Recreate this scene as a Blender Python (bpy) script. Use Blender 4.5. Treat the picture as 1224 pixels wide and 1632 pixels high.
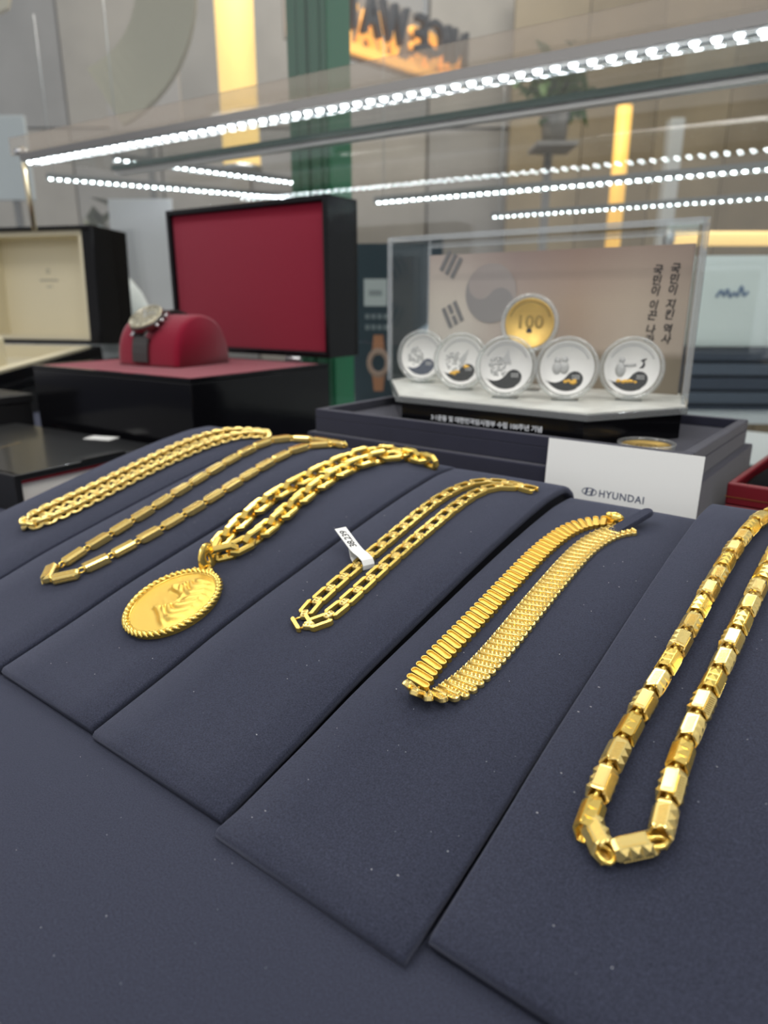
import bpy, bmesh, math, random
from mathutils import Vector, Matrix
random.seed(7)
PI = math.pi
sc = bpy.context.scene
for o in list(bpy.data.objects):
    bpy.data.objects.remove(o)

# ------------------------------------------------------------------ camera
cam = bpy.data.cameras.new('camera')
camo = bpy.data.objects.new('camera', cam)
sc.collection.objects.link(camo)
camo.location = (0, 0, .18)
camo.rotation_euler = (math.radians(90 - 16.85), 0, 0)
cam.sensor_fit = 'VERTICAL'
cam.sensor_height = 32
cam.sensor_width = 24
cam.lens = 1110 / 1632 * 32
cam.clip_start = .01
cam.clip_end = 50
cam.dof.use_dof = True
cam.dof.focus_distance = .305
cam.dof.aperture_fstop = 8.0
sc.camera = camo

# ------------------------------------------------------------------ world and exposure
w = bpy.data.worlds.new('world'); sc.world = w; w.use_nodes = True
w.node_tree.nodes['Background'].inputs[0].default_value = (.80, .80, .82, 1)
w.node_tree.nodes['Background'].inputs[1].default_value = .72
sc.view_settings.view_transform = 'Standard'
sc.view_settings.look = 'None'
sc.view_settings.gamma = 1
sc.view_settings.use_curve_mapping = False
sc.view_settings.exposure = 0.0
sc.cycles.max_bounces = 10
sc.cycles.transparent_max_bounces = 24
sc.cycles.sample_clamp_indirect = 6
sc.cycles.caustics_reflective = False
sc.cycles.caustics_refractive = False

def area(name, loc, target, sx, sy, power, col):
    l = bpy.data.lights.new(name, 'AREA'); l.shape = 'RECTANGLE'
    l.size = sx; l.size_y = sy; l.energy = power; l.color = col
    o = bpy.data.objects.new(name, l); sc.collection.objects.link(o)
    o.location = loc
    o.rotation_euler = (Vector(target) - Vector(loc)).to_track_quat('-Z', 'Y').to_euler()
    return o
# unseen overhead lights, added for reflections on the gold and a brighter hall
area('shop_ceiling_lamp', (.5, -.4, 1.9), (0, .3, 0), .9, .3, 10, (1, .95, .88))
area('shop_ceiling_lamp', (-.9, .1, 1.9), (-.3, .4, 0), .9, .3, 9, (1, .97, .94))
area('aisle_ceiling_lamp', (0, 2.6, 2.9), (0, 3.6, .3), 2.5, .6, 110, (1, .9, .8))

# ------------------------------------------------------------------ frame of the showcase: u along it, v into it
TH = math.radians(37.5)
ROT = -TH
Uv = Vector((math.cos(TH), -math.sin(TH), 0))
Vv = Vector((math.sin(TH), math.cos(TH), 0))
def W(u, v, z=0.0):
    return Uv * u + Vv * v + Vector((0, 0, z))

# ------------------------------------------------------------------ materials
MATS = {}
def mat(name, col, rough=.5, metal=0, spec=.5, emit=None, es=0, bump=None, noise=None, coat=0, sheen=0):
    if name in MATS: return MATS[name]
    m = bpy.data.materials.new(name); m.use_nodes = True
    nt = m.node_tree; b = nt.nodes['Principled BSDF']
    c = (*col, 1)
    b.inputs['Base Color'].default_value = c
    b.inputs['Roughness'].default_value = rough
    b.inputs['Metallic'].default_value = metal
    b.inputs['Specular IOR Level'].default_value = spec
    b.inputs['Coat Weight'].default_value = coat
    b.inputs['Coat Roughness'].default_value = .04
    b.inputs['Sheen Weight'].default_value = sheen
    if emit:
        b.inputs['Emission Color'].default_value = (*emit, 1)
        b.inputs['Emission Strength'].default_value = es
    if noise or bump:
        tc = nt.nodes.new('ShaderNodeTexCoord')
    if noise:
        sc_, amt = noise
        n = nt.nodes.new('ShaderNodeTexNoise'); n.inputs['Scale'].default_value = sc_; n.inputs['Detail'].default_value = 4
        nt.links.new(tc.outputs['Object'], n.inputs['Vector'])
        r = nt.nodes.new('ShaderNodeValToRGB')
        r.color_ramp.elements[0].position = .3; r.color_ramp.elements[1].position = .7
        r.color_ramp.elements[0].color = tuple(x * (1 - amt) for x in col) + (1,)
        r.color_ramp.elements[1].color = tuple(min(1, x * (1 + amt)) for x in col) + (1,)
        nt.links.new(n.outputs['Fac'], r.inputs['Fac'])
        nt.links.new(r.outputs['Color'], b.inputs['Base Color'])
    if bump:
        sc_, st = bump
        n = nt.nodes.new('ShaderNodeTexNoise'); n.inputs['Scale'].default_value = sc_; n.inputs['Detail'].default_value = 3
        nt.links.new(tc.outputs['Object'], n.inputs['Vector'])
        bp = nt.nodes.new('ShaderNodeBump'); bp.inputs['Strength'].default_value = st; bp.inputs['Distance'].default_value = .0006
        nt.links.new(n.outputs['Fac'], bp.inputs['Height'])
        nt.links.new(bp.outputs['Normal'], b.inputs['Normal'])
    MATS[name] = m
    return m
def clear(name, tint=(1, 1, 1), ior=1.45, rough=.02, extra=0.0, graze=1.0, haze=0.0, hazecol=(.85, .88, .9)):
    """thin clear sheet: mirror share by Fresnel, the rest passes; haze is a frosted share"""
    if name in MATS: return MATS[name]
    m = bpy.data.materials.new(name); m.use_nodes = True
    nt = m.node_tree; nt.nodes.clear()
    out = nt.nodes.new('ShaderNodeOutputMaterial')
    tr = nt.nodes.new('ShaderNodeBsdfTransparent'); tr.inputs[0].default_value = (*tint, 1)
    gl = nt.nodes.new('ShaderNodeBsdfGlossy'); gl.inputs['Roughness'].default_value = rough
    lw = nt.nodes.new('ShaderNodeLayerWeight'); lw.inputs[0].default_value = .5
    pw = nt.nodes.new('ShaderNodeMath'); pw.operation = 'POWER'; pw.inputs[1].default_value = 5
    nt.links.new(lw.outputs['Facing'], pw.inputs[0])
    f0 = ((ior - 1) / (ior + 1)) ** 2
    fr = nt.nodes.new('ShaderNodeMath'); fr.operation = 'MULTIPLY_ADD'; fr.inputs[1].default_value = (1 - f0) * graze; fr.inputs[2].default_value = f0
    nt.links.new(pw.outputs[0], fr.inputs[0])
    mx = nt.nodes.new('ShaderNodeMixShader')
    src = fr.outputs[0]
    if extra:
        ad = nt.nodes.new('ShaderNodeMath'); ad.operation = 'ADD'; ad.use_clamp = True; ad.inputs[1].default_value = extra
        nt.links.new(src, ad.inputs[0]); src = ad.outputs[0]
    nt.links.new(src, mx.inputs[0])
    base = tr
    if haze:
        df = nt.nodes.new('ShaderNodeBsdfDiffuse'); df.inputs[0].default_value = (*hazecol, 1)
        m2 = nt.nodes.new('ShaderNodeMixShader'); m2.inputs[0].default_value = haze
        nt.links.new(tr.outputs[0], m2.inputs[1]); nt.links.new(df.outputs[0], m2.inputs[2]); base = m2
    nt.links.new(base.outputs[0], mx.inputs[1]); nt.links.new(gl.outputs[0], mx.inputs[2])
    nt.links.new(mx.outputs[0], out.inputs[0])
    MATS[name] = m
    return m

SUEDE = mat('navy_suede', (.030, .034, .055), .95, spec=.12, bump=(3200, .6), noise=(1700, .42), sheen=.35)
MATS['navy_suede'].node_tree.nodes['Principled BSDF'].inputs['Sheen Tint'].default_value = (.5, .53, .68, 1)
SUEDE2 = mat('navy_suede_case', (.025, .026, .045), .95, spec=.12, bump=(1500, .4), noise=(30, .1), sheen=.3)
GOLD = mat('polished_gold', (1.0, .72, .18), .20, .86, bump=(300, .04))
GOLDS = mat('satin_gold', (.92, .63, .14), .30, .92, bump=(2500, .35))
GOLDP = mat('pale_polished_gold', (1.0, .77, .28), .24, .85)
SILVER = mat('frosted_silver', (.88, .88, .85), .42, .12, bump=(1500, .2))
SILVERD = mat('mirror_silver', (.55, .56, .55), .18, 1)
BLK = mat('black_lacquer', (.004, .004, .005), .13, spec=.22)
BLKM = mat('black_leather', (.010, .010, .011), .45, bump=(400, .2))
RED = mat('crimson_suede', (.21, .004, .022), .9, spec=.1, sheen=.3, bump=(900, .3))
CREAM = mat('cream_leather', (.66, .60, .43), .55, bump=(500, .15))
WHITE = mat('white_card', (.90, .91, .88), .6)
STEEL = mat('brushed_steel', (.62, .63, .64), .28, 1)
ALU = mat('anodised_aluminium', (.24, .235, .23), .4, 1)
INK = mat('navy_ink', (.05, .07, .13), .5)
PENINK = mat('black_pen_ink', (.02, .02, .022), .6)
GREY_INK = mat('grey_print', (.20, .20, .20), .6)
SILVERINK = mat('pale_silver_print', (.75, .78, .82), .4)
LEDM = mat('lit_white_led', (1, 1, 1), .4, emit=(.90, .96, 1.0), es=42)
ACR = clear('clear_acrylic', (.985, .99, .99), 1.49, .02)
ACRE = clear('acrylic_cut_edge', (.93, .955, .96), 1.6, .06, extra=.05, haze=.14)
CAPS = clear('clear_capsule', (.985, .985, .98), 1.45, .05, haze=.02)
CAPE = clear('capsule_rim', (.9, .92, .91), 1.5, .08, extra=.05, haze=.16, hazecol=(.92, .92, .9))
GLASS = clear('showcase_glass', (.93, .955, .95), 1.5, .005, extra=.04)
GLASSE = mat('green_glass_edge', (.05, .09, .085), .1, spec=.6)

# ------------------------------------------------------------------ mesh helpers
class MB:
    def __init__(s): s.v = []; s.f = []; s.sm = []
    def add(s, vs, fs, smooth=False, M=None):
        o = len(s.v)
        s.v += [tuple(M @ Vector(p)) if M else tuple(p) for p in vs]
        s.f += [tuple(i + o for i in q) for q in fs]
        s.sm += [smooth] * len(fs)
        return s
    def box(s, x0, x1, y0, y1, z0, z1, M=None, ch=0):
        if ch:
            return s.prism([(x0 + ch, y0), (x1 - ch, y0), (x1, y0 + ch), (x1, y1 - ch), (x1 - ch, y1), (x0 + ch, y1), (x0, y1 - ch), (x0, y0 + ch)], z0, z1, M, ch)
        vs = [(x0, y0, z0), (x1, y0, z0), (x1, y1, z0), (x0, y1, z0), (x0, y0, z1), (x1, y0, z1), (x1, y1, z1), (x0, y1, z1)]
        return s.add(vs, [(3, 2, 1, 0), (4, 5, 6, 7), (0, 1, 5, 4), (1, 2, 6, 5), (2, 3, 7, 6), (3, 0, 4, 7)], False, M)
    def prism(s, poly, z0, z1, M=None, ch=0):
        """poly counter-clockwise; ch chamfers top and bottom edge towards the centroid"""
        n = len(poly)
        cx = sum(p[0] for p in poly) / n; cy = sum(p[1] for p in poly) / n
        def inset(d):
            r = []
            for x, y in poly:
                l = math.hypot(x - cx, y - cy) or 1
                k = max(0, 1 - d / l); r.append((cx + (x - cx) * k, cy + (y - cy) * k))
            return r
        rings = [(poly, z0), (poly, z1)] if not ch else [(inset(ch), z0), (poly, z0 + ch), (poly, z1 - ch), (inset(ch), z1)]
        vs = [(x, y, z) for pl, z in rings for x, y in pl]
        fs = [tuple(reversed(range(n)))]
        for k in range(len(rings) - 1):
            a = k * n; b = a + n
            fs += [(a + i, a + (i + 1) % n, b + (i + 1) % n, b + i) for i in range(n)]
        fs.append(tuple(range((len(rings) - 1) * n, len(rings) * n)))
        return s.add(vs, fs, False, M)
    def tube(s, pts, r, n=8, closed=False, M=None, flat=(1, 1), caps=True, up=None):
        """round bar along pts; r a number or one per point"""
        P = [Vector(p) for p in pts]; N = len(P)
        rr = r if isinstance(r, (list, tuple)) else [r] * N
        vs = []; prev = None
        for i in range(N):
            a = P[(i - 1) % N] if closed or i else P[0]; b = P[(i + 1) % N] if closed or i < N - 1 else P[-1]
            t = (b - a)
            t = t.normalized() if t.length else Vector((1, 0, 0))
            ref = Vector(up) if up else (prev or (Vector((0, 0, 1)) if abs(t.z) < .9 else Vector((1, 0, 0))))
            sd = t.cross(ref)
            sd = sd.normalized() if sd.length > 1e-6 else Vector((1, 0, 0))
            nn = sd.cross(t).normalized(); prev = nn
            for k in range(n):
                a_ = 2 * PI * k / n
                vs.append(P[i] + sd * math.cos(a_) * rr[i] * flat[0] + nn * math.sin(a_) * rr[i] * flat[1])
        fs = []
        for i in range(N if closed else N - 1):
            a = i * n; b = ((i + 1) % N) * n
            fs += [(a + k, a + (k + 1) % n, b + (k + 1) % n, b + k) for k in range(n)]
        if not closed and caps:
            fs.append(tuple(reversed(range(n)))); fs.append(tuple(range((N - 1) * n, N * n)))
        return s.add(vs, fs, True, M)
    def loop(s, poly, w, h, ch, M=None, smooth=False):
        """flat closed band: outline poly (2D, ccw), band width w inwards, height h, chamfered section"""
        n = len(poly)
        nor = []
        for i in range(n):
            a = Vector(poly[i - 1]); b = Vector(poly[i]); c = Vector(poly[(i + 1) % n])
            d1 = (b - a).normalized(); d2 = (c - b).normalized()
            n1 = Vector((-d1.y, d1.x)); n2 = Vector((-d2.y, d2.x))
            m = (n1 + n2); k = 1 + n1.dot(n2)
            nor.append(m / max(k, .3))
        sec = [(0, -h / 2 + ch), (0, h / 2 - ch), (ch, h / 2), (w - ch, h / 2), (w, h / 2 - ch), (w, -h / 2 + ch), (w - ch, -h / 2), (ch, -h / 2)]
        vs = []
        for i in range(n):
            for d, z in sec:
                p = Vector(poly[i]) + nor[i] * d
                vs.append((p.x, p.y, z))
        fs = []
        for i in range(n):
            a = i * 8; b = ((i + 1) % n) * 8
            fs += [(b + k, a + k, a + (k + 1) % 8, b + (k + 1) % 8) for k in range(8)]
        fs = [tuple(reversed(q)) for q in fs]
        return s.add(vs, fs, smooth, M)
    def lathe(s, prof, n=48, M=None, smooth=True):
        vs = []; fs = []
        m = len(prof)
        for i in range(n):
            a = 2 * PI * i / n
            for r, z in prof: vs.append((r * math.cos(a), r * math.sin(a), z))
        for i in range(n):
            j = (i + 1) % n
            fs += [(i * m + k, j * m + k, j * m + k + 1, i * m + k + 1) for k in range(m - 1)]
        return s.add(vs, fs, smooth, M)
    def ball(s, c, r, n=8, m=5, M=None, sc_=(1, 1, 1), R=None):
        vs = []; fs = []
        for j in range(m + 1):
            ph = PI * j / m
            for i in range(n):
                a = 2 * PI * i / n
                p = Vector((math.sin(ph) * math.cos(a) * r * sc_[0], math.sin(ph) * math.sin(a) * r * sc_[1], math.cos(ph) * r * sc_[2]))
                if R: p = R @ p
                vs.append(p + Vector(c))
        for j in range(m):
            fs += [(j * n + i, (j + 1) * n + i, (j + 1) * n + (i + 1) % n, j * n + (i + 1) % n) for i in range(n)]
        return s.add(vs, fs, True, M)
    def mesh(s, name):
        me = bpy.data.meshes.new(name)
        me.from_pydata([tuple(p) for p in s.v], [], s.f)
        me.polygons.foreach_set('use_smooth', s.sm)
        me.update()
        bm = bmesh.new(); bm.from_mesh(me)
        bmesh.ops.recalc_face_normals(bm, faces=bm.faces)
        bm.to_mesh(me); bm.free()
        return me
def link(name, me, m, parent=None, M=None):
    o = bpy.data.objects.new(name, me)
    if m and not me.materials: me.materials.append(m)
    sc.collection.objects.link(o)
    if parent: o.parent = parent
    if M is not None: o.matrix_basis = M
    return o
def obj(name, mb, m, parent=None, M=None, bevel=0):
    o = link(name, mb.mesh(name), m, parent, M)
    if bevel:
        b = o.modifiers.new('bevel', 'BEVEL'); b.width = bevel; b.segments = 3; b.limit_method = 'ANGLE'; b.harden_normals = False
    return o
def tag(o, label, cat, group=None):
    o['label'] = label; o['category'] = cat
    if group: o['group'] = group
    return o
def struct(o, label=None):
    o['kind'] = 'structure'
    if label: o['label'] = label
    return o
def thing(name, label, cat, u, v, z=0, rot=0, group=None):
    """Empty at a thing's base; local x runs along the showcase, local y into it"""
    o = bpy.data.objects.new(name, None); sc.collection.objects.link(o)
    o.location = W(u, v, z); o.rotation_euler = (0, 0, ROT + math.radians(rot)); o.empty_display_size = .01
    return tag(o, label, cat, group)
def wthing(name, label, cat, loc, rz=0, group=None):
    o = bpy.data.objects.new(name, None); sc.collection.objects.link(o)
    o.location = loc; o.rotation_euler = (0, 0, rz); o.empty_display_size = .01
    return tag(o, label, cat, group)
def T(x, y, z): return Matrix.Translation((x, y, z))
def R(a, ax): return Matrix.Rotation(math.radians(a), 4, ax)
def text_mesh(name, body, size, ext=.0, offset=0, spacing=1, shear=0):
    cu = bpy.data.curves.new(name, 'FONT'); cu.body = body; cu.size = size; cu.extrude = ext
    cu.align_x = 'CENTER'; cu.align_y = 'CENTER'; cu.offset = offset; cu.space_character = spacing; cu.shear = shear
    cu.resolution_u = 3
    o = bpy.data.objects.new(name, cu); sc.collection.objects.link(o)
    dg = bpy.context.evaluated_depsgraph_get()
    me = bpy.data.meshes.new_from_object(o.evaluated_get(dg))
    bpy.data.objects.remove(o); bpy.data.curves.remove(cu)
    me.materials.clear()
    return me

# ================================================================== THE SETTING
# showcase deck
d = struct(obj('floor', MB().box(-1.75, 1.0, -.35, .83, -.03, 0), SUEDE, None, Matrix.Rotation(ROT, 4, 'Z')), 'navy suede covered deck of the showcase')
# pane behind the goods, slightly turned to the deck
PA, PB = Vector((-1.75, .755)), Vector((.75, 1.0))
def pane_v(u): return PA.y + (u - PA.x) * (PB.y - PA.y) / (PB.x - PA.x)
dirp = (PB - PA).normalized(); perp = Vector((-dirp.y, dirp.x))
Mp = Matrix.Translation(W(PA.x, PA.y, 0)) @ Matrix.Rotation(ROT + math.atan2(dirp.y, dirp.x), 4, 'Z')
L = (PB - PA).length
win = struct(obj('window_1', MB().box(0, L, 0, .008, -.02, 1.3), GLASS, None, Mp), 'glass pane behind the jewellery boxes')
obj('bottom_channel', MB().box(0, L, -.006, .014, -.03, -.018), ALU, win)
obj('bottom_edge', MB().box(0, L, -.0005, .0085, -.0185, -.0085), GLASSE, win)
# low pale deck of the next showcase, beyond the pane
struct(obj('trim_1', MB().box(-1.9, 1.6, .86, 1.42, -.09, -.05), mat('pale_laminate', (.62, .65, .66), .35), None, Matrix.Rotation(ROT, 4, 'Z')), 'pale laminate ledge beyond the glass')
# hall behind
struct(obj('floor_hall', MB().box(-7, 7, 1.6, 8, -.95, -.9), mat('hall_floor', (.24, .23, .22), .25, noise=(2, .2))), 'grey polished floor of the hall behind')
wb = struct(obj('wall_back', MB().box(-6, 6, 4.9, 5.05, -.9, 3.4), mat('hall_wall', (.16, .145, .13), .7)), 'taupe panelled wall across the hall')
PCOL = [(.27, .255, .24), (.25, .24, .23), (.29, .27, .245), (.23, .225, .225)]
for i in range(16):
    x0 = -4.2 + i * .56
    for j in range(4):
        z0 = -.88 + j * 1.05
        wide = .545
        obj('wall_panel', MB().box(x0, x0 + wide, 4.86, 4.9, z0, z0 + 1.035), mat('wall_panel_%d' % ((i * 3 + j) % 4), PCOL[(i * 3 + j) % 4], .5, noise=(3, .12)), wb)

# ================================================================== LED BARS
led_me = MB().ball((0, 0, 0), .0036, 8, 4, None, (1, 1, .75)).mesh('led')
led_me.materials.append(LEDM)
def led_bar(label, a, b, pitch=.0165, width=.016, size=1.0, hang=.3, cover=True):
    """aluminium channel with white LEDs on its underside, hung from two rods"""
    A = W(*a); B = W(*b); d = B - A; l = d.length
    root = wthing('led_bar', label, 'light bar', A, math.atan2(d.y, d.x), 'white LED light bars')
    obj('channel', MB().box(0, l, -width / 2, width / 2, 0, .009, None, .001), ALU, root)
    obj('strip', MB().box(.001, l - .001, -width * .36, width * .36, -.0012, .0), mat('led_tape', (.10, .11, .12), .5), root)
    if cover:
        obj('lens_edge', MB().box(0, l, -width / 2, -width / 2 + .002, -.005, .0), clear('lens_lip', (.9, .93, .93), 1.5, .1, haze=.08), root)
        obj('lens_edge', MB().box(0, l, width / 2 - .002, width / 2, -.005, .0), clear('lens_lip'), root)
    for x in (.02 * l, .98 * l) if hang else ():
        obj('hanger_rod', MB().tube([(x, 0, .008), (x, 0, hang)], .0009, 8), STEEL, root)
    n = int(l / pitch)
    for i in range(n):
        link('led', led_me, None, root, T((i + .5) * l / n, 0, -.0012) @ Matrix.Scale(size, 4))
    return root
led_bar('long bright LED bar along the front edge of the glass shelf', (-1.125, .587, .38), (.06, .686, .38), width=.022, size=1.15, hang=0)
led_bar('upper of the two LED bars left of the green pillar', (-1.25, .815, .43), (-1.15, 1.34, .43))
led_bar('lower of the two LED bars left of the green pillar', (-1.55, .847, .43), (-1.29, 1.53, .43))
led_bar('LED bar beyond the glass, reaching from the pillar to the right', (-.985, 1.254, .38), (.05, 1.352, .38))  # added glowing bar for an LED strip reflected in a further pane
led_bar('faint farthest LED bar beyond the glass, above the clear coin case', (-.90, 1.60, .375), (.05, 1.665, .375), size=.7, width=.012)  # another reflected strip modelled as a small glowing bar
# short hanging hook rod at the left end of the long bar
hk = thing('hanger_rod_bracket', 'thin brass hanger rod at the left end of the long LED bar', 'bracket', -1.135, .587, .285)
obj('rod', MB().tube([(0, 0, .115), (.002, 0, .06), (.006, 0, .0)], .004, 8), mat('aged_brass', (.65, .56, .38), .3, 1), hk)
obj('collar', MB().lathe([(0, .105), (.011, .105), (.011, .112), (0, .112)], 16), STEEL, hk)

# glass shelf behind the long bar
sh = thing('glass_shelf', 'clear glass shelf above the boxes, lit along its front edge', 'shelf', 0, 0, .389)
pl = [(-1.15, .590), (.3, .710), (.3, .870), (-1.15, .750)]
obj('pane', MB().prism(pl, .001, .009), clear('shelf_glass', (.95, .95, .94), 1.35, .01, graze=.2, haze=.05, hazecol=(.72, .62, .50)), sh)
obj('rear_edge', MB().prism([(-1.15, .744), (.3, .864), (.3, .870), (-1.15, .750)], .0015, .0092), GLASSE, sh)
obj('rear_rail', MB().prism([(-1.15, .751), (.3, .871), (.3, .885), (-1.15, .765)], -.004, .009), mat('satin_rail', (.55, .55, .54), .35, .6), sh)
obj('front_fascia', MB().prism([(-1.15, .577), (.3, .697), (.3, .700), (-1.15, .580)], 0, .024), clear('fascia', (.94, .92, .90), 1.5, .05, haze=.22, hazecol=(.62, .55, .46)), sh)

# front light bar of the showcase, over the viewer's head
fb = thing('front_light_bar', 'long white light bar at the front of the showcase ceiling', 'light bar', 0, .05, .55)
obj('housing', MB().box(-1.2, .8, -.03, .03, .0, .02, None, .002), ALU, fb)
obj('diffuser', MB().box(-1.19, .79, -.018, .018, -.008, .0), mat('lit_diffuser', (1, 1, 1), .5, emit=(1, .97, .93), es=11), fb)

# ================================================================== NECKLACE PADS
PVs = [.128, .17, .2, .26, .3, .34, .37, .395, .412, .425, .434, .44]
PZs = [.005, .016, .0245, .0385, .0475, .0555, .0605, .0635, .0638, .0595, .048, .02]
def pchip(x):
    if x <= PVs[0]: return PZs[0]
    if x >= PVs[-1]: return PZs[-1]
    i = max(k for k in range(len(PVs) - 1) if PVs[k] <= x)
    def sl(k):
        if k <= 0: return (PZs[1] - PZs[0]) / (PVs[1] - PVs[0])
        if k >= len(PVs) - 1: return (PZs[-1] - PZs[-2]) / (PVs[-1] - PVs[-2])
        a = (PZs[k] - PZs[k - 1]) / (PVs[k] - PVs[k - 1]); b = (PZs[k + 1] - PZs[k]) / (PVs[k + 1] - PVs[k])
        return 0 if a * b <= 0 else 2 * a * b / (a + b)
    h = PVs[i + 1] - PVs[i]; t = (x - PVs[i]) / h
    return ((1 + 2 * t) * (1 - t) ** 2 * PZs[i] + t * (1 - t) ** 2 * h * sl(i) + t * t * (3 - 2 * t) * PZs[i + 1] + t * t * (t - 1) * h * sl(i + 1))
PADS = dict(A=(-.525, -.4295, .130, 1.07), B=(-.4275, -.3415, .130, 1.07), C=(-.3395, -.257, .130, 1.05),
            D=(-.2545, -.1705, .1285, 1.04), E=(-.1685, -.0870, .1235, .93), F=(-.0845, .022, .132, 1.10))
def zs(p, v): return pchip(v) * PADS[p][3]
PADL = dict(A='navy suede display pad under the leftmost necklace', B='navy suede display pad under the long bar-link necklace',
            C='navy suede display pad under the lion medallion', D='navy suede display pad under the tagged necklace',
            E='navy suede display pad under the flat necklace in front of the white card', F='navy suede display pad under the rightmost necklace')
for p, (u0, u1, f, k) in PADS.items():
    root = thing('display_pad', PADL[p], 'display pad', (u0 + u1) / 2, f, 0, 0, 'necklace display pads in a row')
    hw = (u1 - u0) / 2; th = .0042
    top = [(v, zs(p, v)) for v in [f + (.44 - f) * (i / 46) ** .9 for i in range(47)]]
    # cross-section across the pad with rounded side edges
    nx = 12; cols = []
    for i, (v, z) in enumerate(top):
        a = top[max(0, i - 1)]; b = top[min(len(top) - 1, i + 1)]
        t = Vector((0, b[0] - a[0], b[1] - a[1])).normalized(); n = Vector((0, -t.z, t.y))
        c = Vector((0, v - f, z)); e = .0014
        cols.append([c + n * dz + Vector((dx, 0, 0)) for dx, dz in
                     ((-hw, -th), (-hw, -e), (-hw + .4 * e, -.4 * e), (-hw + e, 0), (-hw * .5, .0002), (0, .0003), (hw * .5, .0002), (hw - e, 0), (hw - .4 * e, -.4 * e), (hw, -e), (hw, -th))])
    # rounded front lip
    first = cols[0]
    lip = [Vector((q.x, q.y - .0012, q.z - .0015)) for q in first]
    cols = [lip] + cols
    vs = [q for c in cols for q in c]; m = len(cols[0]); fs = []
    for i in range(len(cols) - 1):
        for j in range(m):
            fs.append((i * m + j, i * m + (j + 1) % m, (i + 1) * m + (j + 1) % m, (i + 1) * m + j))
    fs += [tuple(range(m)), tuple(reversed(range((len(cols) - 1) * m, len(cols) * m)))]
    obj('cover', MB().add(vs, fs, True), SUEDE, root)
    # backing board that carries the bent cover
    bb = MB()
    x = hw - .004
    side = [(.004, .0001)] + [(v - f, max(.0002, z - th - .0006)) for v, z in top[2:-1:2]] + [(top[-1][0] - f - .004, .0001)]
    n = len(side)
    bvs = [(-x, a, b) for a, b in side] + [(x, a, b) for a, b in side]
    bb.add(bvs, [tuple(range(n)), tuple(reversed(range(n, 2 * n)))] + [(i, (i + 1) % n, n + (i + 1) % n, n + i) for i in range(n)])
    obj('base', bb, mat('dark_board', (.012, .013, .02), .9), root)
    if p == 'E':
        tb = MB()
        poly = [(-.0036, -.008)] + [(.0036, -.008)] + [(.0036 * math.cos(a), .019 + .0036 * math.sin(a)) for a in [i * PI / 8 for i in range(9)]]
        tb.prism(poly, 0, .003, None, .0006)
        obj('holding_tab', tb, SUEDE, root, T(.0085, .372 - f, zs('E', .378) + .0005) @ R(-28, 'Z') @ R(20, 'X'))

# pale lint on the suede
lm = MB()
for i in range(170):
    p = random.choice('BCDEFDEF'); u0, u1, f, k = PADS[p]
    u = random.uniform(u0 + .004, u1 - .004); v = random.uniform(f + .004, .36); s = random.uniform(.00010, .00028)
    lm.ball((u, v, zs(p, v) + .0005), s, 4, 3, None, (random.uniform(.7, 2.2), 1, .6))
for i in range(80):
    lm.ball((random.uniform(-.25, .1), random.uniform(.02, .12), .0002), random.uniform(.0001, .00022), 4, 3)
lint = obj('lint', lm, mat('pale_lint', (.5, .5, .52), .9), None, Matrix.Rotation(ROT, 4, 'Z'))
lint['kind'] = 'stuff'; tag(lint, 'pale specks of lint scattered on the navy suede', 'lint')

# ================================================================== NECKLACES
def catmull(pts, sub=10):
    P = [Vector(p) for p in pts]; out = []
    for i in range(len(P) - 1):
        a = P[max(0, i - 1)]; b = P[i]; c = P[i + 1]; d = P[min(len(P) - 1, i + 2)]
        for k in range(sub):
            t = k / sub
            out.append(.5 * ((2 * b) + (c - a) * t + (2 * a - 5 * b + 4 * c - d) * t * t + (3 * b - a - 3 * c + d) * t ** 3))
    out.append(P[-1]); return out
def surf_path(pad, uv, r, smooth=2):
    """path over the pad in showcase coordinates, r above its surface"""
    P = [list(q) for q in uv]
    for _ in range(smooth):
        Q = [q[:] for q in P]
        for i in range(1, len(P) - 1):
            for c in (0, 1): Q[i][c] = (P[i - 1][c] + 2 * P[i][c] + P[i + 1][c]) / 4
        P = Q
    out = []
    for q in catmull([Vector((a, b, 0)) for a, b in P]):
        v = q.y; dz = (zs(pad, v + .001) - zs(pad, v - .001)) / .002
        n = Vector((0, -dz, 1)).normalized()
        out.append((Vector((q.x, v, zs(pad, v))) + n * r, n))
    return out
def resample(path, pitch, start=0.0):
    """(point, tangent, normal) at equal steps along a path"""
    D = [0]
    for i in range(1, len(path)): D.append(D[-1] + (path[i][0] - path[i - 1][0]).length)
    n = int((D[-1] - start) / pitch) + 1; out = []; i = 0
    for k in range(n):
        s = start + k * pitch
        while i < len(D) - 2 and D[i + 1] < s: i += 1
        h = D[i + 1] - D[i] or 1; t = (s - D[i]) / h
        p = path[i][0].lerp(path[i + 1][0], t); nn = path[i][1].lerp(path[i + 1][1], t).normalized()
        out.append([p, (path[i + 1][0] - path[i][0]).normalized(), nn])
    for k in range(1, n - 1): out[k][1] = (out[k + 1][0] - out[k - 1][0]).normalized()
    return out
def frame(p, t, n):
    s = n.cross(t).normalized(); n2 = t.cross(s).normalized()
    return Matrix(((t.x, s.x, n2.x, p.x), (t.y, s.y, n2.y, p.y), (t.z, s.z, n2.z, p.z), (0, 0, 0, 1)))
def necklace(name, label, pad, u, v):
    root = thing('gold_necklace' if not name else name, label, 'necklace', u, v, zs(pad, v), 0, 'gold necklaces on the navy pads')
    off = T(-u, -v, -zs(pad, v))
    return root, off

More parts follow.
